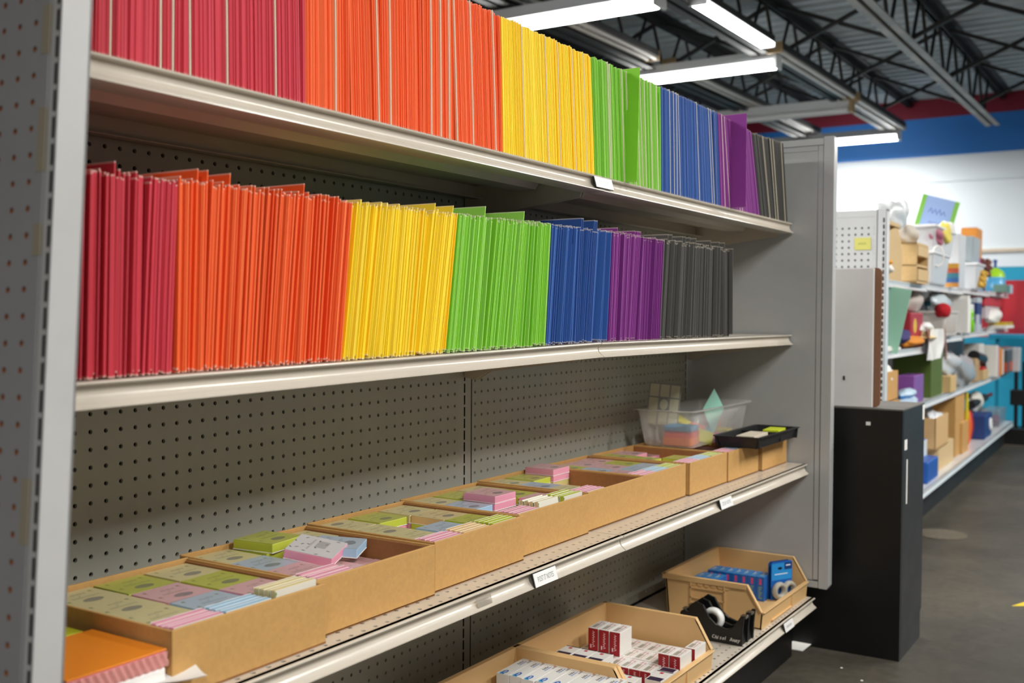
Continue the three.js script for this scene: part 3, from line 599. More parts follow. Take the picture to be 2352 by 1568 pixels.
{ // black tray
  const t = thing('black_tray', 'black plastic divided tray on the farthest kraft tray', 'tray', [39.5, -8.22, 11.9]);
  const x0 = 32.9, x1 = 46.2, z0 = 9.5, z1 = 14.4, y = -8.22, m = M(0x17181a, 0.45);
  mesh('tray_base', bb(x0 + 0.3, x1 - 0.3, y, y + 0.1, z0 + 0.3, z1 - 0.3), m, t);
  const wall = (a) => mesh('tray_wall', a, m, t);
  wall(sweepX([[z1 - 0.35, y], [z1 - 0.1, y + 1.1], [z1 + 0.2, y + 1.12], [z1 + 0.2, y + 1.2], [z1 - 0.18, y + 1.2], [z1 - 0.45, y]], x0, x1)); wall(sweepX([[z0 + 0.35, y], [z0 + 0.1, y + 1.1], [z0 - 0.2, y + 1.12], [z0 - 0.2, y + 1.2], [z0 + 0.18, y + 1.2], [z0 + 0.45, y]].reverse(), x0, x1));
  const side = (a, s) => wall(plateZ([[a - s * 0.35, y], [a, y + 1.1], [a + s * 0.2, y + 1.1], [a + s * 0.2, y + 1.2], [a - s * 0.12, y + 1.2], [a - s * 0.5, y]], z0, z1)); side(x0, -1); side(x1, 1);
  mesh('divider', bb(40.5, 40.62, y + 0.1, y + 1.05, z0 + 0.2, z1 - 0.2), m, t);
  single('sticky_note_pad', 'lime green sticky note pad standing in the black tray', 'sticky notes', rb(-1.8, 1.8, 0, 1.05, -0.9, 0.9, 0.05), M(0xd0dc22, 0.5), [43.2, -8.1, 12.6], { turn: 0.1 });
  single('eraser_pack', 'white and blue patterned packet in the near half of the black tray', 'packet', rb(-2.6, 2.6, 0, 0.95, -1, 1, 0.05), printed(256, 64, (g, w, h) => { g.fillStyle = '#d9cdb8'; g.fillRect(0, 0, w, h); g.fillStyle = '#9aa9bd'; for (let i = 0; i < 8; i++) { g.beginPath(); g.ellipse(i * 30, 20 + (i % 2) * 24, 20, 6, 0.6, 0, 7); g.fill(); } g.fillStyle = '#3f86c8'; g.fillRect(190, 0, 66, 64); }), [37.6, -8.1, 12.0], { turn: 0.05 });
}

// ---------------------------------------------------------------- bins on the bottom shelf
const BY = -26.83;
function bin(label, [x0, x1, zb, zf], H, { ribs = false } = {}) {
  const t = thing('storage_bin', label, 'bin', [(x0 + x1) / 2, BY, (zb + zf) / 2]);
  const y0 = BY, y1 = BY + H, fl = 1.75;
  const prof = [[zb + 0.4, y0], [zb, y1], [zf - 1.75, y1], [zf - 1.45, y1 - 0.25], [zf - 0.1, y0 + fl + 0.1], [zf, y0 + fl - 0.2], [zf - 0.15, y0]];
  const shell = [plateX(prof, x0, x0 + 0.17, [], 0.03), plateX(prof, x1 - 0.17, x1, [], 0.03), bb(x0, x1, y0, y0 + 0.15, zb + 0.4, zf - 0.1),
    sweepX([[zb + 0.4, y0], [zb + 0.6, y0], [zb + 0.2, y1], [zb, y1]], x0, x1), sweepX([[zf - 0.32, y0], [zf - 0.12, y0], [zf + 0.04, y0 + fl], [zf - 0.16, y0 + fl]], x0, x1)];
  mesh('bin_shell', shell, mat.bin, t);
  const rim = s => { const a = s < 0 ? x0 - 0.28 : x1 - 0.17, b = s < 0 ? x0 + 0.17 : x1 + 0.28; const o = [rb(a, b, y1 - 0.08, y1 + 0.06, zb - 0.25, zf - 1.6, 0.05), rb(s < 0 ? a : b - 0.09, s < 0 ? a + 0.09 : b, y1 - 0.5, y1, zb - 0.2, zf - 1.7, 0.04)];
    const q = beamBox([(a + b) / 2, y1 - 0.06, zf - 1.66], [(a + b) / 2, y0 + fl + 0.1, zf - 0.12], b - a, 0.14); return [...o, q]; };
  mesh('rim', [...rim(-1), ...rim(1), rb(x0 - 0.28, x1 + 0.28, y1 - 0.08, y1 + 0.06, zb - 0.3, zb + 0.2, 0.05), rb(x0 - 0.05, x1 + 0.05, y0 + fl - 0.06, y0 + fl + 0.08, zf - 0.3, zf + 0.22, 0.05)], mat.bin, t);
  mesh('label_holder', [bb(x0 + (x1 - x0) * 0.62, x0 + (x1 - x0) * 0.62 + 0.12, y0 + 0.2, y0 + fl, zf - 0.1, zf + 0.1), rb(x0 + 3, x0 + (x1 - x0) * 0.62, y0 + 0.22, y0 + 0.36, zf - 0.15, zf + 0.1, 0.03)], mat.bin, t);
  if (ribs) for (const o of [[zb + 3, zb + 3.14, y0, y1 - 0.4], [zf - 4.2, zf - 4.06, y0, y1 - 0.4]]) mesh('side_rib', bb(x0 - 0.26, x0, o[2], o[3], o[0], o[1]), mat.bin, t);
  if (ribs) for (const f of [0.28, 0.52, 0.76]) mesh('side_rib', bb(x0 - 0.26, x0, y0 + f * H - 0.07, y0 + f * H + 0.07, zb + 3, zf - 4.1), mat.bin, t);
  if (ribs) mesh('side_rib', range(0, 5).map(k => bar([x0 - 0.14, y1 - 0.5, zb + 3.4 + k * 0.75], [x0, y1 - 0.5, zb + 3.4 + k * 0.75], 0.36, 10)), mat.bin, t);
  return t;
}
bin('tan plastic bin of white paper clip boxes, nearest on the bottom shelf', [-14.6, 1.2, 4.4, 15.4], 4.5);
bin('tan plastic bin of red and white cartons in the middle of the bottom shelf', [1.75, 17.7, 4.4, 15.5], 4.5);
bin('tan plastic bin of blue tape boxes at the right end of the bottom shelf', [32.1, 47.5, 4.3, 15.3], 4.45, { ribs: true });

// small printed cartons: a body with a printed face or two
function carton(name, w, h, d, hex, faces) {      // origin at the base centre; faces: [side, texture material]
  const o = new THREE.Group(); o.name = name; origin.set(o, [0, 0, 0]);
  mesh('carton', rb(-w / 2, w / 2, 0, h, -d / 2, d / 2, 0.03, 1), M(hex, 0.45), o);
  for (const [s, m] of faces) {
    const g = s === 'top' ? new THREE.BoxGeometry(w - 0.04, 0.012, d - 0.04).translate(0, h, 0) : s === 'left' ? new THREE.BoxGeometry(0.012, h - 0.04, d - 0.04).translate(-w / 2, h / 2, 0) : new THREE.BoxGeometry(w - 0.04, h - 0.04, 0.012).translate(0, h / 2, d / 2);
    mesh(s === 'top' ? 'top_print' : s === 'left' ? 'end_print' : 'front_print', g, m, o, true);
  }
  return o;
}
function place(o, label, cat, group, [x, y, z], turn = 0, rz = 0) { const c = o.clone(); c.name = numbered(o.name); c.position.copy(P(x, y, z)); c.rotation.set(0, turn, rz); c.userData = { label, category: cat, group }; scene.add(c); return c; }
const clipTop = printed(256, 90, (g, w, h) => { g.fillStyle = '#e4e2de'; g.fillRect(0, 0, w, h); g.fillStyle = '#2f9ccf'; g.beginPath(); g.moveTo(0, 52); g.quadraticCurveTo(34, 40, 44, 20); g.lineTo(16, 14); g.lineTo(0, 20); g.fill(); g.fillStyle = '#1858a8'; g.beginPath(); g.ellipse(36, 36, 26, 17, 0, 0, 7); g.fill(); scrawl(g, 20, 42, 32, 13, '#dfe9f4', 4); scrawl(g, 158, 40, 54, 18, '#26262a', 4); g.fillStyle = '#6f8fc9'; g.fillRect(150, 48, 66, 8); scrawl(g, 196, 78, 40, 12, '#3b3b40', 3); g.fillStyle = '#d0702a'; g.beginPath(); g.arc(236, 60, 7, 0, 7); g.fill(); }, 0.4);
const clip = carton('paper_clip_box', 4.4, 3.6, 1.16, 0xdedcd8, [['top', clipTop]]);
const ORD = ['back', 'second', 'third', 'fourth', 'fifth', 'sixth', 'seventh', 'eighth', 'front'];
for (let i = 0; i < 8; i++) place(clip, `white paper clip box with blue ribbon, ${ORD[i]} in the row from the back`, 'box', 'paper clip boxes in the nearest bin', [-0.9 + rr(-0.12, 0.12), BY + 0.16, 5.9 + i * 1.2], rr(-0.03, 0.03));
const binderTop = printed(256, 90, (g, w, h) => { g.fillStyle = '#d9d7d3'; g.fillRect(0, 0, w, h); g.fillStyle = '#1d1c22'; g.fillRect(0, 50, 90, 40); g.fillStyle = '#c02a35'; g.fillRect(190, 40, 44, 20); scrawl(g, 96, 26, 100, 14, '#55555a', 3); }, 0.4);
const dark = carton('binder_clip_box', 4.4, 2.6, 2.2, 0xd6d4d0, [['top', binderTop]]);
place(dark, 'white and black clip box lying left of the paper clip row', 'box', 'clip boxes in the nearest bin', [-5.6, BY + 0.16, 6.9], 0.05);
place(dark, 'white and black clip box lying in front, left of the paper clip row', 'box', 'clip boxes in the nearest bin', [-5.8, BY + 0.16, 9.4], 0.02);
const stTop = printed(192, 96, (g, w, h) => { g.fillStyle = '#e3ded8'; g.fillRect(0, 0, w, h); g.fillStyle = '#a19a8c'; g.fillRect(22, 14, 92, 38); scrawl(g, 118, 40, 60, 14, '#b23242', 3); g.fillStyle = '#b23242'; g.fillRect(20, 66, 90, 5); g.fillRect(124, 60, 40, 5); g.fillRect(124, 72, 24, 4); }, 0.4);
const stEnd = printed(96, 160, (g, w, h) => { g.fillStyle = '#9c1420'; g.fillRect(0, 0, w, h); g.save(); g.translate(50, 18); g.rotate(Math.PI / 2); scrawl(g, 0, 8, 110, 20, '#e9c9c9', 4); g.restore(); g.fillStyle = '#e8c9c9'; g.fillRect(20, 110, 12, 26); }, 0.4);
const staple = carton('small_carton', 2.55, 1.5, 1.02, 0xe0dcd6, [['top', stTop], ['left', stEnd]]);
const stapleTall = carton('small_carton', 2.55, 2.15, 1.02, 0xe0dcd6, [['top', stTop], ['left', stEnd]]);
const FILES = ['far', 'middle', 'near'];
[[15.4, 9], [12.75, 9], [10.1, 8]].forEach(([x, n], f) => { for (let i = 0; i < n; i++) {
  const st = f === 2 && i < 1 ? null : staple;
  if (st) place(st, `white carton with red ends lying flat, ${FILES[f]} file, ${ORD[i]} from the back`, 'box', 'red and white cartons lying flat in the middle bin', [x + rr(-0.05, 0.05), BY + 0.35, 5.6 + i * 1.04], rr(-0.02, 0.02)); } });
for (let i = 0; i < 3; i++) place(stapleTall, `red and white carton standing on the others, ${['back', 'middle', 'front'][i]} of three`, 'box', 'standing red and white cartons in the middle bin', [12.3, BY + 1.88, 6.6 + i * 1.1], 0.03);
place(stapleTall, 'red ended carton raised at the front right of the middle bin', 'box', 'raised red and white cartons', [15.5, BY + 0.6, 14.7], 0);
for (let i = 0; i < 2; i++) place(stapleTall, `red ended carton raised at the front, ${['first', 'second'][i]} of the two beside the white boxes`, 'box', 'raised red and white cartons', [12.3, BY + 0.75, 13.6 + i * 1.06], 0);
const bTop = printed(192, 96, (g, w, h) => { g.fillStyle = '#dcd8d2'; g.fillRect(0, 0, w, h); g.fillStyle = '#2c2340'; g.fillRect(0, 6, 66, 84); g.fillStyle = '#b8303a'; g.fillRect(140, 30, 30, 20); g.fillStyle = '#1c1c1e'; g.fillRect(180, 0, 12, 96); }, 0.4);
const bFront = printed(192, 110, (g, w, h) => { g.fillStyle = '#dddad4'; g.fillRect(0, 0, w, h); g.strokeStyle = '#444'; g.lineWidth = 4; for (const x of [60, 130]) { g.beginPath(); g.ellipse(x, 64, 16, 30, 0.4, 0, 7); g.stroke(); } }, 0.45);
const bclip = carton('binder_clip_box', 2.6, 1.6, 1.5, 0xdedad4, [['top', bTop], ['front', bFront]]);
for (let i = 0; i < 3; i++) place(bclip, `white and purple clip box on the near side of the middle bin, ${['back', 'middle', 'front'][i]} of three`, 'box', 'purple clip boxes in the middle bin', [6.7, BY + 1.5, 6.4 + i * 1.55], 0.02);
for (let i = 0; i < 5; i++) place(bclip, `white clip box under the purple ones, ${ORD[i]} from the back`, 'box', 'lower clip boxes in the middle bin', [6.3, BY + 0.2 - 0.3 + 0.26, 6.2 + i * 1.55], 0.02);
for (let i = 0; i < 2; i++) place(bclip, `white clip box with black end at the front of the middle bin, ${['first', 'second'][i]}`, 'box', 'front clip boxes in the middle bin', [8.6 + i * 2.66, BY + 0.2, 14.3], 0);
// blue tape cartons and a hang card
const tpTop = printed(128, 64, (g, w, h) => { g.fillStyle = '#2f86c8'; g.fillRect(0, 0, w, h); g.fillStyle = '#cfd6c8'; g.fillRect(40, 16, 60, 6); g.fillRect(40, 30, 44, 5); g.fillStyle = '#d83a6a'; g.fillRect(106, 6, 14, 12); }, 0.35);
const tpEnd = printed(64, 160, (g, w, h) => { g.fillStyle = '#1c5fae'; g.fillRect(0, 0, w, h); g.fillStyle = '#d8447a'; g.fillRect(24, 12, 18, 40); g.fillStyle = '#8fae6a'; for (let i = 0; i < 7; i++) g.fillRect(18, 66 + i * 12, 30 - (i % 3) * 6, 5); }, 0.35);
const tpb = carton('tape_box', 2.6, 2.75, 0.94, 0x1d66b6, [['top', tpTop], ['left', tpEnd]]);
for (let i = 0; i < 7; i++) place(tpb, `blue tape box with pink tab, ${ORD[i]} of the main row in the right bin`, 'box', 'blue tape boxes in the right bin', [43.4, BY + 0.17, 5.7 + i * 0.97], 0.02);
for (let i = 0; i < 3; i++) place(tpb, `blue tape box left of the main row, ${['back', 'middle', 'front'][i]} of three`, 'box', 'blue tape boxes left of the main row', [39.6, BY + 0.17 - 0.05 + 0.05, 5.6 + i * 0.97], -0.03);
{
  const t = thing('tape_card', 'blue hang card with clear tape rolls standing in the right bin', 'tape', [44.6, BY + 0.17, 13.2], { local: true, turn: -0.5 });
  for (const [z, m] of [[0, M(0x1a5fb4, 0.4)], [-0.45, M(0x16427e, 0.4)]]) mesh('backing_card', plateZ([[-1.6, 0], [1.6, 0], [1.6, 4.1], [1.35, 4.3], [-1.35, 4.3], [-1.6, 4.1]], z - 0.02, z + 0.02), m, t);
  mesh('header', bb(-1.5, 1.5, 2.2, 4.1, 0.025, 0.04), printed(128, 96, (g, w, h) => { g.fillStyle = '#2590d8'; g.fillRect(0, 0, w, h); g.fillStyle = '#123a78'; g.fillRect(80, 0, 48, 40); g.fillStyle = '#dfe8f2'; g.fillRect(18, 60, 84, 6); g.fillRect(90, 12, 30, 8); g.fillStyle = '#0c1420'; g.beginPath(); g.ellipse(52, 30, 14, 8, 0, 0, 7); g.fill(); }, 0.35), t, true);
  for (const x of [-0.75, 0.7]) mesh('tape_roll', new THREE.TorusGeometry(0.72, 0.3, 8, 20).scale(1, 1, 1.3).translate(x, 1.1, 0.5), M(0xd8d2c2, 0.2, { phys: true, transmission: 0.4, thickness: 0 }), t);
}
{ // twin tape dispenser
  const t = thing('tape_dispenser', 'black twin desk tape dispenser with a white roll and hand lettering', 'tape dispenser', [27.4, BY, 11.9], { local: true });
  const prof = [[-3.3, 0], [-3.2, 1.6], [-3.0, 2.5], [-2.6, 2.8], [-2.2, 2.55], [-1.9, 3.35], [-1.4, 3.75], [-0.6, 3.5], [0.1, 2.35], [0.9, 1.7], [1.8, 1.45], [2.5, 1.65], [3.0, 2.4], [3.35, 2.95], [3.7, 2.95], [3.55, 1.6], [3.5, 0]];
  for (const x of [-1.75, -0.12, 1.45]) mesh('side_plate', plateX(prof, x, x + 0.32, [], 0.05), mat.tapeBlack, t);
  mesh('base_block', plateX([[-3.2, 0.02], [-3.0, 1.2], [-0.6, 1.2], [1.6, 0.9], [3.1, 1.8], [3.4, 0.02]], -1.5, 1.5, [], 0.03), mat.tapeBlack, t);
  for (const x of [-0.78, 0.85]) {
    mesh('cutter', [bb(x - 0.42, x + 0.42, 2.78, 2.86, 3.1, 3.66), bb(x - 0.42, x + 0.42, 2.6, 2.84, 3.6, 3.68)], mat.metal, t);
    mesh('cutter', bb(x - 0.4, x + 0.4, 2.6, 2.7, -3.05, -2.6), mat.metal, t);
    const hub = mesh('hub', bar([x - 0.4, 1.95, 0.1], [x + 0.4, 1.95, 0.1], 0.55, 16), mat.tapeBlack, t);
    if (x < 0) mesh('tape_roll', new THREE.LatheGeometry([[0.62, -0.36], [1.12, -0.36], [1.12, 0.36], [0.62, 0.36], [0.62, -0.36]].map(a => new THREE.Vector2(...a)), 28).rotateZ(Math.PI / 2).translate(x, 1.98, 0.1), mat.tape, t);
  }
  mesh('lettering', new THREE.BoxGeometry(3.1, 0.72, 0.01).rotateY(-Math.PI / 2).translate(-1.762, 0.5, 1.85), M(0xffffff, 0.5, { map: canvasTex(512, 112, (g, w, h) => { g.fillStyle = '#0d0d0e'; g.fillRect(0, 0, w, h); g.fillStyle = '#c9c6bf'; g.font = 'italic bold 74px sans-serif'; 'Chisel Away'.split('').forEach((c, i) => { g.save(); g.translate(14 + i * 44, 78 + ((i * 7) % 5) - 2); g.rotate(((i * 13) % 7 - 3) * 0.03); g.fillText(c, 0, 0); g.restore(); }); }) }), t, true);
}
single('tape_dispenser', 'black tape dispenser in shadow behind the middle bin', 'tape dispenser', [plateX([[-2.6, 0], [-2.4, 1.8], [-1.2, 2.6], [0.4, 2.2], [1.6, 1.4], [2.8, 2.0], [2.9, 0]], -1, 1, [], 0.1)], mat.tapeBlack, [22.4, BY, 4.6], { turn: 0.4 });

// ---------------------------------------------------------------- black cabinet and boards past the end panel
{
  const t = thing('black_cabinet', 'tall black box cabinet standing past the end panel', 'cabinet', [58.7, -FL, 14]);
  mesh('side_panel', bb(52.8, 53.3, -FL, -5.15, 2, 24.5), mat.black, t);
  mesh('front_panel', plateZ([[53.3, -FL], [64.2, -FL], [64.2, -31], [64.9, -30.6], [64.9, -5.15], [53.3, -5.15]], 24.0, 24.52), mat.blackEdge, t);
  mesh('back_panel', bb(64.4, 64.9, -30.6, -5.15, 2, 24), mat.blackEdge, t);
  mesh('top_panel', bb(52.78, 64.92, -5.15, -4.98, 2, 24.54), mat.greyTop, t);
  for (const [x, y, w, h] of [[64.3, -6.1, 1.0, 1.8], [54.5, -9.2, 1.3, 1.2], [55.3, -13.6, 0.5, 5.2]]) mesh('paper_scrap', bb(x - w / 2, x + w / 2, y - h / 2, y + h / 2, 24.52, 24.56), mat.white, t);
  mesh('paint_chip', bb(52.74, 52.8, -7, -6.6, 20.4, 20.9), mat.white, t);
  mesh('scuff_mark', bb(-0.33, -0.29, 3.1, 3.6, 3.1, 3.35), mat.slotDark, single('white_board', 'white board standing on the black cabinet beside the end panel', 'board', [rb(-0.3, 0.3, 0, 16.35, -6.5, 6.5, 0.06)], M(0xd8d4d2, 0.5, { map: paintTint }), [53.8, -4.96, 14.35]));
  const s = new THREE.Shape(), W = 7.4, H = 16.4, r = 0.7; s.moveTo(-W, 0); s.lineTo(W - r, 0); s.quadraticCurveTo(W, 0, W, r); s.lineTo(W, H - r); s.quadraticCurveTo(W, H, W - r, H); s.lineTo(-W, H); s.lineTo(-W, 0);
  single('brown_board', 'brown hardboard sheet standing behind the white board', 'board', new THREE.ExtrudeGeometry(s, { depth: 0.25, bevelEnabled: false }).rotateY(-Math.PI / 2), M(0x8a6046, 0.7, { map: kraftTint }), [54.5, -4.96, 14.2]);
}
// floor things
single('floor_drain', 'round metal drain cover in the concrete floor of the aisle', 'drain', [new THREE.CylinderGeometry(4.6, 4.6, 0.12, 32).translate(0, 0.06, 0), ...range(-2, 2).map(k => bb(-3, 3, 0.12, 0.17, k * 1.2 - 0.25, k * 1.2 + 0.25))], M(0x857a68, 0.5, { map: dustTex }), [131.5, -FL, 14.8]);
single('floor_marking', 'yellow tape arrow stuck to the concrete floor', 'tape', [new THREE.ExtrudeGeometry(new THREE.Shape([[0, 0], [5, 1.2], [4, -0.2], [5.5, -2.2]].map(a => new THREE.Vector2(...a))), { depth: 0.03, bevelEnabled: false }).rotateX(-Math.PI / 2), bb(4, 8, 0, 0.03, -0.6, 0.8)], M(0xd8b81a, 0.6), [86, -FL, 32.3], { turn: -0.6 });
single('paper_scrap', 'white paper scrap on the floor beside the black cabinet', 'paper', [new THREE.ExtrudeGeometry(new THREE.Shape([[0, 0], [3, -0.4], [2.6, 1.8], [1.6, 2.3], [0, 1.9]].map(a => new THREE.Vector2(...a))), { depth: 0.04, bevelEnabled: false }).rotateX(-Math.PI / 2).rotateZ(0.1)], mat.white, [50.4, -FL + 0.02, 14.0]);
for (const [x, z, l] of [[47, 19.5, 'tiny white speck of paper on the floor in front of the cabinet'], [44, 22.5, 'tiny white speck of paper on the floor close to the frame edge']]) single('paper_speck', l, 'paper', bb(-0.15, 0.15, 0, 0.03, -0.12, 0.12), mat.white, [x, -FL, z]);

// ---------------------------------------------------------------- the far shelving
const FT = Math.atan(0.0234), fz = (x, off = 0) => 12.24 - 0.0234 * (x - 100) + off;
{
  const t = thing('gondola_frame', 'white pegboard end and frame of the far shelving along the aisle', 'shelving', [96, -FL, 0]);
  const ys = range(-26.5, 19.7), zs = range(-18.95, 11.2), pb = pegBoard(-19.6, 11.3, -27, 21.2, zs, ys, 0.17, 0.2);
  const put = g => g.rotateY(-Math.PI / 2).translate(95, 0, 0);     // faces -x
  mesh('end_pegboard', [put(pb.face)], mat.farPaint, t);
  mesh('hole_backing', [put(pb.wall), bb(95.4, 95.6, -27, 21.2, -19.6, 11.3)], mat.slotDark, t);
  mesh('end_frame', [rb(94.95, 96, 21.2, 22.3, -19.6, 11.3, 0.05), bb(94.9, 95.05, -27, 21.5, 10.95, 11.3)], mat.farPaint, t);
  const sl = pegBoard(11.35, 12.75, -FL, 22.3, [12.35], range(-33.4, 21.4), [0.26, 0.7], 0.6, 4);
  mesh('end_upright', [put(sl.face), bb(95, 97, -FL, 22.3, 12.68, 12.75), bb(95.1, 97, 22.1, 22.35, 11.3, 12.75), bb(95, 97, -FL, 22.3, 11.35, 11.42)], mat.farPaint, t);
  mesh('slot_backing', [put(sl.wall), bb(95.7, 96, -FL, 22.2, 11.5, 12.6)], mat.pitch, t);
  mesh('end_base', bb(95.2, 97, -FL, -27, -19.6, 11.3), mat.blackEdge, t);
  for (let k = 0; k < 4; k++) mesh('back_panel', beamBox([97 + 48 * k, -7.5, fz(97 + 48 * k, -15)], [144.8 + 48 * k, -7.5, fz(144.8 + 48 * k, -15)], 0.5, 40), M(0xa9aaaa, 0.5, { map: paintTint }), t);
}
for (let k = 0; k < 4; k++) single('kick_plate', `dark kick plate under the ${['first', 'second', 'third', 'fourth'][k]} section of the far shelving`, 'kick plate', rb(0, 47.7, 0, 6, -0.3, 0.3, 0.08), mat.blackEdge, [97.2 + 48 * k, -FL, fz(97.2 + 48 * k, -2.8)], { turn: FT });
single('sticky_note', 'yellow sticky note with faint writing on the far pegboard end', 'sticky notes', sheetZ(2.5, 1.9, 0.05).rotateY(-Math.PI / 2), printed(128, 96, (g, w, h) => { g.fillStyle = '#e6e07a'; g.fillRect(0, 0, w, h); g.strokeStyle = '#8f9a4a'; g.lineWidth = 3; g.beginPath(); for (let i = 0; i < 9; i++) g.lineTo(28 + i * 8, 48 + (i % 2 ? -8 : 6)); g.stroke(); }), [94.9, 17.05, 9.2], { keepUV: true });
function farShelf(label, x, y, off, d) {
  const t = thing('shelf', label, 'shelf', [x, y, fz(x, off)], { local: true, turn: FT });
  mesh('deck', bb(0, 47.8, -0.08, 0, -d, -0.1), mat.farPaint, t);
  mesh('front_lip', sweepX([[-0.4, 0], [0, 0], [0.02, -0.15], [-0.16, -0.3], [-0.2, -0.7], [0.1, -1.15], [0.1, -1.25], [-1, -1.25], [-1, -1.15], [-0.2, -1.15], [-0.4, -0.7]], 0, 47.8), mat.farPaint, t);
  for (const bx of [0.2, 47.4]) mesh('bracket', plateX([[-d, 0], [-d, -3], [-d + 2, -2.6], [-2, -1.3], [-1.2, -0.1]], bx, bx + 0.15), mat.farPaint, t);
  return t;
}
const NTH = ['first', 'second', 'third', 'fourth'];
for (let k = 0; k < 4; k++) {
  const x = 97 + 48 * k;
  farShelf(`far shelving top shelf, ${NTH[k]} section from its pegboard end`, x, 11.9 + 0.35 * k, -2, 12.5);
  farShelf(`far shelving second shelf, ${NTH[k]} section from its pegboard end`, x, k ? 1.5 + 0.5 * (k - 1) : -0.1, -2, 12.5);
  farShelf(`far shelving third shelf, ${NTH[k]} section from its pegboard end`, x, -11.0, -2, 12.5);
  farShelf(`far shelving base shelf, ${NTH[k]} section from its pegboard end`, x, -26.8, 0, 14.5);
}
const sy = (lv, x) => { const k = Math.max(0, Math.min(3, Math.floor((x - 97) / 48))); return [11.92 + 0.35 * k, k ? 1.52 + 0.5 * (k - 1) : -0.08, -10.98, -26.78][lv]; };
const at = (lv, x, off, dy = 0) => [x, sy(lv, x) + dy, fz(x, off)];
// soft lumpy solid (bags, cloths): a ball of radii a, b, c, creased by seeded waves, resting on its base
function lump(a, b, c, amp, sd, det = 22) {
  const g = new THREE.SphereGeometry(1, det, Math.round(det * 0.7)), p = g.attributes.position;
  for (let i = 0; i < p.count; i++) {
    const x = p.getX(i), y = p.getY(i), z = p.getZ(i);
    let n = Math.sin(x * 3.1 + sd) * Math.cos(y * 2.7 + sd * 1.7) + 0.6 * Math.sin(z * 5.3 + y * 4.1 + sd * 0.6) + 0.35 * Math.sin(x * 9 + z * 7 + sd) ;
    n = 1 + amp * n; p.setXYZ(i, x * a * n, Math.max(-0.8, y) * b * n + 0.8 * b, z * c * n);
  }
  g.computeVertexNormals(); return g;
}
function cloth(w, h, amp, sd, n = 18) {   // hanging cloth with folds, two faces
  const mk = o => { const g = new THREE.PlaneGeometry(w, h, n, n), p = g.attributes.position; for (let i = 0; i < p.count; i++) { const x = p.getX(i), y = p.getY(i); p.setZ(i, o + amp * (Math.sin(x / w * 13 + sd + y / h * 2) + 0.5 * Math.sin(x / w * 23 + sd * 2))); p.setX(i, x * (1 + 0.12 * Math.sin(y / h * 4 + sd))); } g.computeVertexNormals(); return g; };
  return [mk(0.06), mk(0)];
}
const side2 = (c, r = 0.75) => M(c, r, { side: THREE.DoubleSide });
const F = (name, label, cat, geo, m, pos, o = {}) => single(name, label, cat, geo, m, pos, { turn: FT, ...o });
const openBox = (w, h, d, t = 0.2) => [bb(-w / 2, w / 2, 0, t, -d / 2, d / 2), bb(-w / 2, -w / 2 + t, 0, h, -d / 2, d / 2), bb(w / 2 - t, w / 2, 0, h, -d / 2, d / 2), bb(-w / 2, w / 2, 0, h, -d / 2, -d / 2 + t), bb(-w / 2, w / 2, 0, h, d / 2 - t, d / 2)];
const taper = (w, h, d, k = 0.85) => { const g = new RoundedBoxGeometry(w, h, d, 2, Math.min(w, h, d) * 0.08).translate(0, h / 2, 0), p = g.attributes.position; for (let i = 0; i < p.count; i++) { const s = k + (1 - k) * p.getY(i) / h; p.setX(i, p.getX(i) * s); p.setZ(i, p.getZ(i) * s); } g.computeVertexNormals(); return g; };
const wood = M(0xd9b882, 0.6, { map: kraftTint }), film = mat.bagFilm, frost = M(0xdfe0e2, 0.35, { phys: true, transmission: 0.35, thickness: 0, ior: 1.3 });
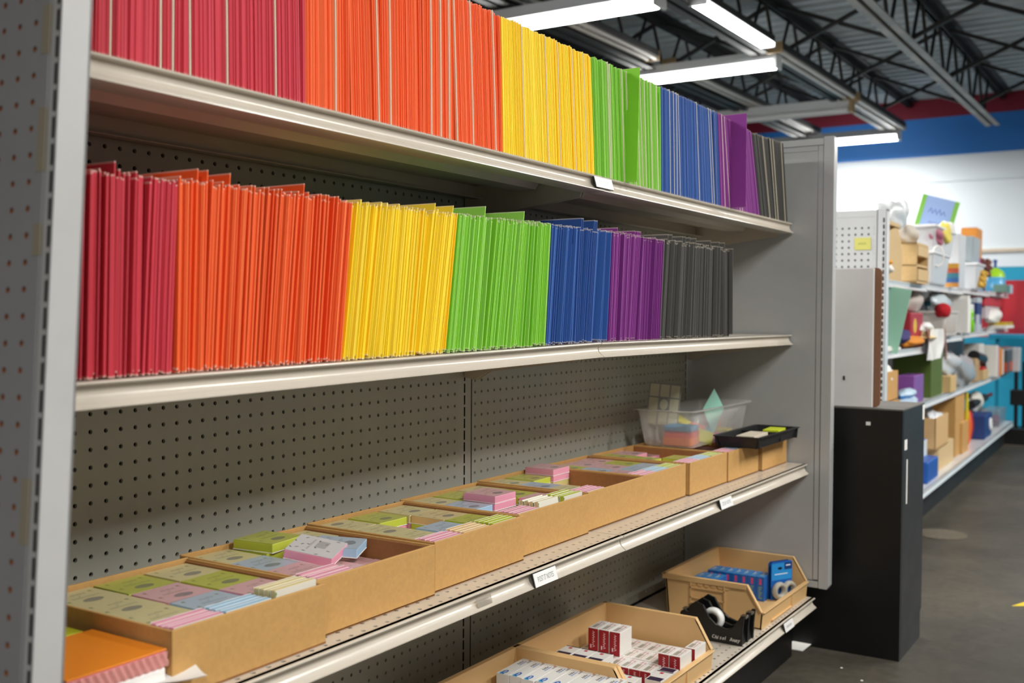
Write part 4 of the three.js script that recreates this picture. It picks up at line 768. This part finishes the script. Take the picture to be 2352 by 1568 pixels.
{ // top shelf of the far shelving
  const h = thing('toy_house', 'pale wooden toy house standing next to the pegboard post', 'toy', at(0, 114, -4.6), { local: true, turn: FT });
  mesh('house_body', [plateZ([[-8, 0], [-8, 7.2], [4, 9.6], [8, 6], [8, 0]], -2.2, 2.2, 0.1)], wood, h); mesh('ridge', rb(-8.3, 4.2, 9.2, 9.9, -2.5, 2.5, 0.1), wood, h);
  mesh('shutter', bb(-8.25, -8.0, 2, 6, -1.4, 1.4), wood, h);
  F('plastic_bag', 'white plastic bag with loop handles heaped on the toy house', 'bag', [lump(8.5, 2.4, 2.6, 0.14, 2), new THREE.TorusGeometry(1.7, 0.5, 8, 18).rotateY(0.9).translate(7, 3.6, 0.6)], M(0xe2e4e6, 0.35, { phys: true, transmission: 0.25, thickness: 0 }), at(0, 121, -4.6, 9.6));
  const d = thing('wooden_drawers', 'small pale wooden drawer stack beside the toy house', 'drawers', at(0, 134, -3.2), { local: true, turn: FT });
  mesh('case', [bb(-6, 6, 0, 0.4, -2.2, 2.2), bb(-6, 6, 3, 3.4, -2.2, 2.2), bb(-6, 6, 7, 7.4, -2.2, 2.2), bb(-6, -5.6, 0, 7.4, -2.2, 2.2), bb(5.6, 6, 0, 7.4, -2.2, 2.2), bb(-6, 6, 0, 7.4, -2.3, -2)], wood, d); mesh('drawer', bb(-5.4, 5.4, 0.5, 2.6, -1.8, 2.4), wood, d); mesh('drawer', bb(-5.4, 5.4, 5, 6.9, -1.8, 2.3), wood, d);
  F('paper_bag', 'crumpled white and brown bag lying on the drawer stack', 'bag', lump(5, 2.1, 2, 0.12, 5), M(0xc9bfb2, 0.7), at(0, 134, -4, 7.4));
  F('toy_funnel', 'orange yellow toy funnel in front of the toy house', 'toy', new THREE.LatheGeometry([[0.1, 0], [0.7, 0], [0.6, 1.2], [1.1, 2], [1.9, 2.6], [1.9, 3], [0.1, 3]].map(a => new THREE.Vector2(...a)), 16), M(0xf2a01c, 0.45), at(0, 106, -2.7));
  F('paper_ball', 'crumpled white paper beside the orange toy funnel', 'paper', lump(1.8, 1.2, 1.2, 0.2, 8), mat.white, at(0, 111, -3, 1.2));
  const tub = (label, w, h, d, pos, m = frost) => { const t = thing('storage_bin', label, 'bin', pos, { local: true, turn: FT }); mesh('bin_body', taper(w, h, d, 0.84), m, t); mesh('bin_rim', rb(-w / 2 - 0.3, w / 2 + 0.3, h - 0.45, h + 0.05, -d / 2 - 0.3, d / 2 + 0.3, 0.15), M(0xe4e4e6, 0.35), t); return t; };
  tub('lower frosted bin on the far top shelf beside the drawers', 20, 6.4, 5, at(0, 156, -3.6));
  tub('upper frosted bin with bright odds and ends on the far top shelf', 26, 5.4, 5.2, at(0, 162, -4, 6.5));
  F('white_rag', 'white cloth heaped over the upper frosted bin by the yellow cloth', 'cloth', lump(5, 1.6, 1.6, 0.2, 31), M(0xe4e2de, 0.8), at(0, 172, -2.6, 11.4));
  F('string_loop', 'loop of white cord hanging on the lower frosted bin', 'cord', new THREE.TorusGeometry(1.3, 0.16, 6, 20).scale(1, 1.5, 1).rotateY(-0.8), mat.white, at(0, 150, -0.9, 5.6));
  F('soft_toy', 'pink and purple things inside the upper frosted bin', 'toy', lump(5, 1.6, 1.6, 0.2, 3), M(0xb0647a, 0.7), at(0, 155, -2.4, 8.4));
  F('yellow_rag', 'yellow cloth hanging over the upper frosted bin', 'cloth', lump(4.2, 2.2, 1.2, 0.2, 11), M(0xe0cd5c, 0.8), at(0, 164, -1.8, 9.2));
  const s = thing('paper_sign', 'blue paper sign with green side strips tilted above the bins', 'sign', at(0, 176, -6.5, 12.2), { local: true, turn: -1.12 });
  s.rotation.order = 'YXZ'; s.rotation.z = -0.26;
  mesh('sign_card', sheetZ(7.6, 8, 0.15).translate(0, 4, 0), printed(256, 256, (g, w, hh) => { g.fillStyle = '#8fa8d6'; g.fillRect(0, 0, w, hh); scrawl(g, 60, 120, 130, 40, '#6478b4', 7); scrawl(g, 80, 196, 100, 24, '#6f86bc', 6); }), s, true);
  for (const x of [-3.6, 3.6]) mesh('green_strip', bb(x - 0.5, x + 0.5, 0, 8, -0.1, 0.12), M(0x7ab648, 0.6), s);
  F('storage_bin', 'tall white frosted bin standing between the bins and the orange bag', 'bin', [taper(9, 12.5, 2.6, 0.95)], frost, at(0, 189, -3));
  F('picture_book', 'colourful book standing between two frosted bins', 'book', rb(-0.8, 0.8, 0, 5.2, -1.4, 1.4, 0.05), printed(64, 128, (g, w, hh) => { ['#d9a13a', '#c55a3c', '#3c7f8f', '#2e5f9a', '#c98a3c'].forEach((c, i) => { g.fillStyle = c; g.fillRect(0, i * 26, w, 26); }); }), at(0, 174, -1.8), { keepUV: true });
  tub('lower clear bin of craft pieces near the far end of the top shelf', 14, 6.4, 4.2, at(0, 212, -2.8));
  F('craft_piece', 'bright craft pieces showing at the front of the lower clear bin', 'craft', range(0, 5).map(k => lump(0.9, 0.8, 0.7, 0.2, k).translate(k * 1.8 - 4, (k % 3) * 1.4 + 0.6, 0)), M(0xd0a23a, 0.6), at(0, 214, -0.5));
  F('storage_bin', 'upper clear bin near the far end of the top shelf', 'bin', taper(13, 6.4, 3.8, 0.9), M(0xaab6bc, 0.35, { phys: true, transmission: 0.35, thickness: 0 }), at(0, 213, -3.6, 6.7));
  F('gift_bag', 'orange and purple gift bag behind the clear bins', 'bag', [taper(10, 16.5, 4, 0.95)], printed(64, 128, (g, w, hh) => { g.fillStyle = '#d98a2a'; g.fillRect(0, 0, w, hh); g.fillStyle = '#a33f7c'; g.fillRect(0, 60, w, 22); g.fillStyle = '#3a6cb8'; g.fillRect(0, 82, w, 46); }), at(0, 228, -5), { keepUV: true });
  F('dried_flowers', 'dark and red dried flowers beside the clear bins', 'flowers', range(0, 8).map(k => lump(1, 1, 1, 0.2, k).translate((k % 3) * 1.6 - 1.6, Math.floor(k / 3) * 1.5 + 4, (k % 2) * 1.2)).concat([bar([0, 0, 0.5], [0, 5, 0.5], 0.3)]), M(0x7a4a44, 0.8), at(0, 234, -3));
  const b = thing('soap_bottle', 'blue and lime pump soap bottle at the far end of the top shelf', 'bottle', at(0, 262, -3), { local: true, turn: FT });
  mesh('bottle', new THREE.LatheGeometry([[0.1, 0], [2.6, 0], [2.8, 0.5], [2.8, 4.4], [0.1, 4.4]].map(a => new THREE.Vector2(...a)), 24), M(0x4f9cc8, 0.3), b);
  mesh('cap', new THREE.LatheGeometry([[2.8, 4.4], [2.3, 6], [1.1, 6.9], [0.5, 7.2], [0.1, 7.2]].map(a => new THREE.Vector2(...a)), 24), M(0x9ccc2a, 0.35), b);
  mesh('pump', [bar([0, 7, 0], [0, 9, 0], 0.4), rb(-1.3, 0.8, 8.8, 9.5, -0.5, 0.5, 0.1)], M(0x1c4a9a, 0.35), b);
  F('small_box', 'flat grey green box in front of the soap bottle', 'box', rb(-6, 6, 0, 2.2, -1.6, 1.6, 0.1), M(0x5f8378, 0.55), at(0, 263, -1.2));
  F('small_box', 'pale blue box at the very end of the far top shelf', 'box', rb(-3, 3, 0, 2.6, -0.7, 0.7, 0.1), M(0xb9cfe0, 0.5), at(0, 280, -1.0));
}
{ // second shelf
  const k = F('file_folder', 'pale green folder leaning upright by the pegboard post', 'folder', [bb(-0.1, 0.1, 0, 11, -2.5, 2.6)], M(0xa6dcc2, 0.65), at(1, 112, -3.6), {}); k.rotation.x = 0.2; k.rotation.z = 0;
  F('bowl', 'white bowl tucked beside the pegboard post', 'bowl', new THREE.LatheGeometry([[0.1, 0], [0.9, 0], [1.8, 1.1], [2.1, 2.2], [1.95, 2.2], [1.6, 1.2], [0.1, 0.3]].map(a => new THREE.Vector2(...a)), 20), mat.white, at(1, 103, -3));
  F('paper_sheet', 'white papers lying under the pale green folder', 'paper', [rb(-9, 9, 0, 0.5, -2, 2.2, 0.05), rb(-7, 5, 0.5, 0.8, -1.5, 2, 0.05)], mat.white, at(1, 110, -4));
  F('gift_bag', 'dark red bag with yellow print behind the pale green folder', 'bag', taper(12, 6.6, 4, 1.05), printed(128, 64, (g, w, hh) => { g.fillStyle = '#a31f30'; g.fillRect(0, 0, w, hh); g.fillStyle = '#d8b030'; g.beginPath(); g.ellipse(40, 24, 18, 14, 0, 0, 7); g.fill(); }), at(1, 138, -4.5), { keepUV: true });
  F('cushion', 'grey white round cushion under the top shelf', 'cushion', lump(9, 2.6, 2.8, 0.07, 4), M(0xb9aea8, 0.8), at(1, 146, -6, 5.2));
  F('wrapped_parcel', 'clear wrapped teal and white parcel on the second far shelf', 'parcel', lump(8, 2.4, 2.4, 0.14, 9), printed(64, 64, (g, w, hh) => { g.fillStyle = '#b9c4c8'; g.fillRect(0, 0, w, hh); g.fillStyle = '#2f6272'; for (let i = 0; i < 7; i++) g.fillRect((i * 23) % 60, (i * 17) % 56, 14, 9); }, 0.2), at(1, 168, -3.8, 5.2), { keepUV: true });
  F('storage_bin', 'grey plastic bin with a dark knob on the second far shelf', 'bin', [taper(18, 5.4, 5.2, 0.9), rb(-9.4, 9.4, 5, 5.5, -2.8, 2.8, 0.1), ...range(-6, 6, 2).map(x => bb(x - 0.15, x + 0.15, 0.8, 4.8, 2.3, 2.62))], M(0xc4beb8, 0.5), at(1, 168, -3.4));
  F('white_carton', 'white carton between the box files and the navy packet', 'box', rb(-3, 3, 0, 7, -2.4, 2, 0.1), M(0xe2e0de, 0.5), at(1, 213, -4.6));
  F('black_bag', 'black bag stuffed up under the far top shelf above the grey bin', 'bag', lump(11, 1.4, 2.2, 0.12, 33), M(0x1a1918, 0.8), at(1, 160, -8, 7.2));
  F('straw_hat', 'straw coloured hat lying in front of the grey bin', 'hat', new THREE.LatheGeometry([[0.1, 2.2], [1.6, 2], [2.3, 1.2], [2.6, 0.5], [4.4, 0.15], [4.4, 0], [0.1, 0]].map(a => new THREE.Vector2(...a)), 24).scale(1.6, 1.2, 0.6), M(0xd9c08e, 0.85), at(1, 146, -3));
  F('folded_cloth', 'dark purple cloth under the pale green folder', 'cloth', lump(9, 1.4, 2.2, 0.14, 6), M(0x2a2260, 0.8), at(1, 122, -3.4, 1));
  F('folded_cloth', 'orange striped cloth draped at the shelf edge', 'cloth', lump(8, 1.1, 1.8, 0.12, 7), M(0xd0801c, 0.8), at(1, 134, -2.8, 0.3));
  F('white_cloth', 'white cloth hanging over the edge of the second far shelf', 'cloth', [...cloth(14, 6, 0.6, 1).map(g => g.translate(0, -2.2, 0)), lump(6, 1.2, 1.6, 0.15, 3).translate(-1, 0, -1.6)], side2(0xe6e6e4), at(1, 148, -1.2, 1.0));
  const pm = thing('pom_pom', 'red pom pom with a long cord hanging from the second far shelf', 'ornament', at(1, 160, -1.4, 4.2), { local: true });
  mesh('ball', lump(2, 1.6, 1.7, 0.04, 2), M(0xb01420, 0.95), pm); mesh('cord', [bar([0.5, 0, 0.2], [1.2, -9, 0.6], 0.16), bar([0.2, 0, 0.3], [0.2, -8, 0.9], 0.12)], M(0xb58a80, 0.8), pm);
  F('fur_toy', 'brown fur toy pushed up under the far top shelf', 'toy', lump(4, 1.8, 1.6, 0.12, 12), M(0xa98462, 0.95), at(1, 176, -4.6, 7.6));
  F('white_folders', 'white box files standing behind the pom pom', 'file', [rb(-2.4, -0.9, 0, 8.4, -2.4, 2.4, 0.05), rb(-0.8, 0.7, 0, 8.8, -2.4, 2.4, 0.05), rb(0.8, 2.2, 0, 8.2, -2.4, 2.4, 0.05)], mat.white, at(1, 196, -3.4));
  F('green_bottle', 'bright green bottle on the second far shelf', 'bottle', new THREE.LatheGeometry([[0.1, 0], [1.5, 0], [1.6, 2.4], [1.2, 3.4], [1.5, 4.4], [1.1, 5.6], [0.1, 5.8]].map(a => new THREE.Vector2(...a)), 20), M(0x7cc41c, 0.35), at(1, 202, -2.2));
  F('packet', 'navy and white packet behind the bright green bottle', 'packet', rb(-4, 4, 0, 8.8, -2.6, 2.4, 0.1), printed(64, 64, (g, w, hh) => { g.fillStyle = '#b9c0c8'; g.fillRect(0, 0, w, hh); g.fillStyle = '#22366e'; g.fillRect(0, 10, w, 22); g.fillRect(34, 30, 24, 20); }), at(1, 222, -4.4), { keepUV: true });
  F('packet', 'long red packet lying high at the end of the second far shelf', 'packet', rb(-20, 20, 0, 2.6, -2.6, 2.6, 0.1), M(0xc42a34, 0.5), at(1, 258, -5.4, 6.4));
  F('small_box', 'clear box of white pieces under the long red packet', 'box', rb(-16, 16, 0, 3.4, -2.4, 2.4, 0.1), M(0xc9bcc0, 0.4), at(1, 258, -5.4, 2.9));
  F('towel', 'white towel bundle near the end of the second far shelf', 'towel', lump(9, 2.2, 2.2, 0.1, 14), mat.white, at(1, 258, -3, 1.6));
  F('magazine', 'yellow magazine on top of the end of the second far shelf', 'magazine', rb(-10, 10, 0, 0.9, -2, 2.4, 0.05), M(0xc7a81c, 0.5), at(1, 268, -2, 0.9));
  F('tray', 'pale tray under the yellow magazine', 'tray', rb(-11, 11, 0, 0.9, -2.2, 2.6, 0.05), mat.white, at(1, 268, -2));
}
{ // third shelf
  const g = thing('storage_box', 'large olive green storage box on the third far shelf', 'box', at(2, 163, -6), { local: true, turn: FT });
  mesh('box_body', rb(-7, 7, 0, 9.2, -4.4, 3.2, 0.1), M(0x4f6420, 0.65), g); mesh('box_lid', rb(-7.1, 7.1, 8.2, 9.4, -4.5, 3.3, 0.1), M(0x4f6420, 0.65), g);
  F('cardboard_box', 'small open kraft box with a white cloth beside the pegboard post', 'box', openBox(11, 5, 3.4), mat.kraft, at(2, 114, -4, 2.3));
  F('folded_cloth', 'white cloth heaped in the small open kraft box', 'cloth', lump(5.2, 1.8, 1.8, 0.12, 20), mat.white, at(2, 114, -4, 5.4));
  F('cardboard_piece', 'brown cardboard piece under the small kraft box', 'cardboard', [rb(-5, 5, 0, 2.2, -1.8, 1.8, 0.05)], mat.kraft, at(2, 113, -3.4));
  F('packet', 'purple packet leaning on the olive green box', 'packet', rb(-5, 5, 0, 5.4, -1.7, 1.7, 0.15), M(0x8a4f9c, 0.35), at(2, 142, -4.4));
  F('packet', 'blue and white film packets lying before the purple packet', 'packet', [lump(7, 1.1, 1.9, 0.14, 15), lump(5, 1, 1.4, 0.1, 16).translate(1, 1.6, 0)], printed(64, 64, (q, w, hh) => { q.fillStyle = '#b9cfe0'; q.fillRect(0, 0, w, hh); q.fillStyle = '#3f7cb8'; q.fillRect(0, 34, w, 30); }, 0.3), at(2, 130, -3), { keepUV: true });
  F('plastic_bag', 'clear plastic bag of small things hanging on the third far shelf', 'bag', lump(11, 4.2, 2.2, 0.13, 17, 30), M(0xb3b4b6, 0.3, { phys: true, transmission: 0.3, thickness: 0 }), at(2, 204, -3.4));
  F('plastic_bag', 'grey translucent plastic bag standing high behind the white cloth', 'bag', lump(12, 2.8, 2.2, 0.12, 34), M(0x8f9499, 0.3, { phys: true, transmission: 0.25, thickness: 0 }), at(2, 202, -8.4, 4.2));
  F('plastic_bag', 'pale plastic bag of scraps next to the small tan box', 'bag', lump(9, 2.6, 2.2, 0.18, 35), M(0xd2d4d6, 0.3, { phys: true, transmission: 0.3, thickness: 0 }), at(2, 186, -4.2, 3.7));
  F('white_carton', 'white carton behind the black hair dryer', 'box', rb(-5, 5, 0, 9.4, -2, 2, 0.1), M(0xd2cfca, 0.6), at(2, 240, -5.6));
  F('small_box', 'small tan box with a yellow dot beside the olive green box', 'box', rb(-4, 4, 0, 3.6, -1.2, 1.2, 0.1), M(0xd0b078, 0.6), at(2, 178, -2.8));
  F('paper_bag', 'tan open paper bag behind the clear plastic bag', 'bag', taper(8, 6, 2.6, 1.0), M(0xb0916a, 0.8), at(2, 222, -3.6));
  F('hair_dryer', 'black hair dryer lying on the third far shelf', 'appliance', [bar([-9, 6.6, 0], [8, 5.2, 0], 1.5, 14), bar([7, 5, 0], [9, 1.4, 0.5], 0.9, 12)], mat.tapeBlack, at(2, 232, -3.4));
  mesh('red_top', rb(-3.6, 3.6, 2.6, 3.3, -1, 1, 0.1), M(0xc0281c, 0.5), F('toy_block', 'wooden toy block with a red top on the third far shelf', 'toy', [rb(-5, 5, 0, 2.6, -1.4, 1.4, 0.1)], wood, at(2, 234, -3)));
  for (const [i, [x, c, l]] of [[250, 0xe8e4dc, 'white'], [253, 0xc8689a, 'pink'], [256.5, 0xe0b020, 'yellow'], [260, 0xe86c1c, 'orange'], [264, 0xece8e0, 'pale']].entries()) F('book', `${l} thin book standing in the row near the end of the third far shelf`, 'book', rb(-1.1, 1.1, 0, 8.8 - 0.4 * i, -2.4, 2.4, 0.06), M(c, 0.6), at(2, x, -3));
  F('game_box', 'dark grey and orange red game box at the end of the third far shelf', 'box', rb(-8, 8, 0, 7.6, -2.8, 2.8, 0.1), printed(64, 64, (q, w, hh) => { q.fillStyle = '#4a4f54'; q.fillRect(0, 0, w, hh); q.fillStyle = '#c24a24'; q.fillRect(20, 36, 44, 24); q.fillStyle = '#9aa0a4'; q.fillRect(0, 0, w, 5); }), at(2, 277, -2.8), { keepUV: true });
  F('clear_bin', 'pale clear bin behind the game box at the shelf end', 'bin', taper(6, 7.4, 3, 0.95), frost, at(2, 286, 0.4, 0));
}
{ // base shelf
  F('storage_bin', 'tan plastic bin turned sideways on the far base shelf', 'bin', openBox(16, 6.6, 4.6, 0.25), mat.bin, at(3, 164, -4, 5.0));
  F('foil_bag', 'silver white foil bag lying in the tan bin', 'bag', lump(7, 2, 1.8, 0.16, 21), M(0xd4d6da, 0.25), at(3, 166, -3.6, 8.6));
  F('cardboard_box', 'tall brown cardboard box, nearest on the far base shelf', 'box', rb(-7, 7, 0, 14.2, -2.6, 2.6, 0.1), mat.kraft, at(3, 194, -5));
  F('cardboard_box', 'lower brown cardboard box in front of the tall one', 'box', rb(-5, 5, 0, 7.4, -1.6, 1.6, 0.1), mat.kraft, at(3, 199, -3.4));
  F('cardboard_box', 'pale tan box holding up the tan bin on the far base shelf', 'box', rb(-10, 10, 0, 5, -2.2, 2.2, 0.1), M(0xd6b98a, 0.7), at(3, 172, -4.2));
  F('cleaning_bag', 'blue bag with white top at the near end of the far base shelf', 'bag', [rb(-6, 6, 0, 4.2, -2.2, 2.2, 0.3)], M(0x1f5ab0, 0.4), at(3, 148, -3)); F('cleaning_bag', 'blue and white bag standing behind the blue bag', 'bag', taper(7, 7.4, 2.4, 1.0), printed(64, 64, (q, w, hh) => { q.fillStyle = '#d5dde2'; q.fillRect(0, 0, w, hh); q.fillStyle = '#2a6cc0'; q.fillRect(0, 30, w, 34); }), at(3, 152, -4.4, 0), { keepUV: true });
  mesh('red_cap', new THREE.CylinderGeometry(0.9, 1.1, 2, 14).translate(0, 8.4, 0), M(0xd8301c, 0.4), F('spray_bottle', 'purple bottle with a red cap at the edge of the black cabinet', 'bottle', [new THREE.LatheGeometry([[0.1, 0], [1.3, 0], [1.3, 6], [0.6, 8], [0.1, 8]].map(a => new THREE.Vector2(...a)), 16)], M(0x7c6a9a, 0.4), at(3, 140, -4)));
  F('lanyard', 'yellow lanyard hanging on the brown cardboard box', 'lanyard', [bar([0, 0, 0], [1, 7, 0], 0.3), bar([1, 7, 0], [2, 0.5, 0.1], 0.3)], M(0xcfc01c, 0.7), at(3, 203, -2.3, 7));
  F('sports_shirt', 'orange cloth rolled upright on the far base shelf', 'cloth', lump(3, 5, 1.1, 0.08, 24), M(0xe0651c, 0.8), at(3, 217, -4)); F('sports_shirt', 'dark red cloth behind the orange cloth', 'cloth', lump(4, 4.2, 1.2, 0.08, 25), M(0xa81c2c, 0.8), at(3, 228, -5));
  F('white_cloth', 'white cloth heap at the back of the far base shelf', 'cloth', lump(9, 3, 2, 0.1, 26), M(0xd6d2c8, 0.85), at(3, 246, -6, 6.4));
  F('storage_bin', 'grey plastic crate behind the navy blue tote', 'bin', openBox(20, 6.4, 4.6), M(0x8d9298, 0.5), at(3, 246, -6));
  F('dark_tub', 'dark blue grey tub pushed up under the third far shelf', 'tub', taper(16, 4.6, 4, 0.95), M(0x3b4450, 0.5), at(3, 222, -7.6, 10.6));
  const tb = thing('tote_box', 'navy blue tote with a white round mark on the far base shelf', 'tote', at(3, 236, -3.2), { local: true, turn: FT });
  mesh('tote_body', taper(15, 6.4, 4.4, 0.95), M(0x1d3c78, 0.5), tb); mesh('mark', [new THREE.TorusGeometry(1.3, 0.4, 8, 20).translate(3, 3.4, 2.25)], M(0xe8eaec, 0.5), tb);
  F('clear_bin', 'clear bin with purple and pink things at the end of the base shelf', 'bin', taper(16, 5, 5, 0.95), M(0xdfe3e6, 0.25, { phys: true, transmission: 0.8, thickness: 0 }), at(3, 274, -4)); F('soft_toy', 'purple and pink pieces inside the clear end bin', 'toy', lump(6, 1.4, 1.7, 0.2, 27), M(0x8a4a7a, 0.7), at(3, 274, -4, 0.3));
  { const um = F('umbrella', 'folded black umbrella with a dark red handle over the base shelf', 'umbrella', [bar([-18, 0, 0], [10, 0.2, 0], 1.1, 12)], M(0x141416, 0.6), at(3, 250, -5, 8.9)); mesh('umbrella_handle', bar([10, 0.2, 0], [25, 0.2, 0], 0.55, 10), M(0x6a1424, 0.5), um); }
}
{ // past the end of the far shelving
  single('red_drape', 'red cloth drape hung past the end of the far shelving', 'drape', cloth(30, 19, 1.1, 3, 30).map(g => g.rotateY(-Math.PI / 2)), side2(0xb0202c, 0.7), [314, 8.6, 10]);
  single('blue_table', 'bright blue table top edge past the far shelving', 'table', [rb(-10, 10, 0, 1.6, -14, 14, 0.2), bb(-8, -7, -33, 0, -12, -11), bb(-8, -7, -33, 0, 11, 12)], M(0x1593b8, 0.5), [314, -1.4, 12]);
  const t = thing('hand_truck', 'black hand truck standing at the end of the far shelving', 'cart', [296, -FL, 9], { local: true });
  for (const z of [-1.4, 0.9]) mesh('rail', bar([0, 4, z], [-1, 26, z], 0.6), mat.tapeBlack, t);
  mesh('toe_plate', rb(-6, 5, 0, 5, -4, 6, 0.3), mat.tapeBlack, t); mesh('bracket', rb(-2, 1, 12, 17, -3, 3, 0.4), mat.tapeBlack, t);
  for (const z of [-4, 3.6]) mesh('wheel', new THREE.CylinderGeometry(3.4, 3.4, 1.2, 20).rotateX(Math.PI / 2).translate(2, 3.4, z), mat.tapeBlack, t);
}
scene.traverse(o => { if (o.isMesh) o.castShadow = o.receiveShadow = true; });
renderer.render(scene, camera);
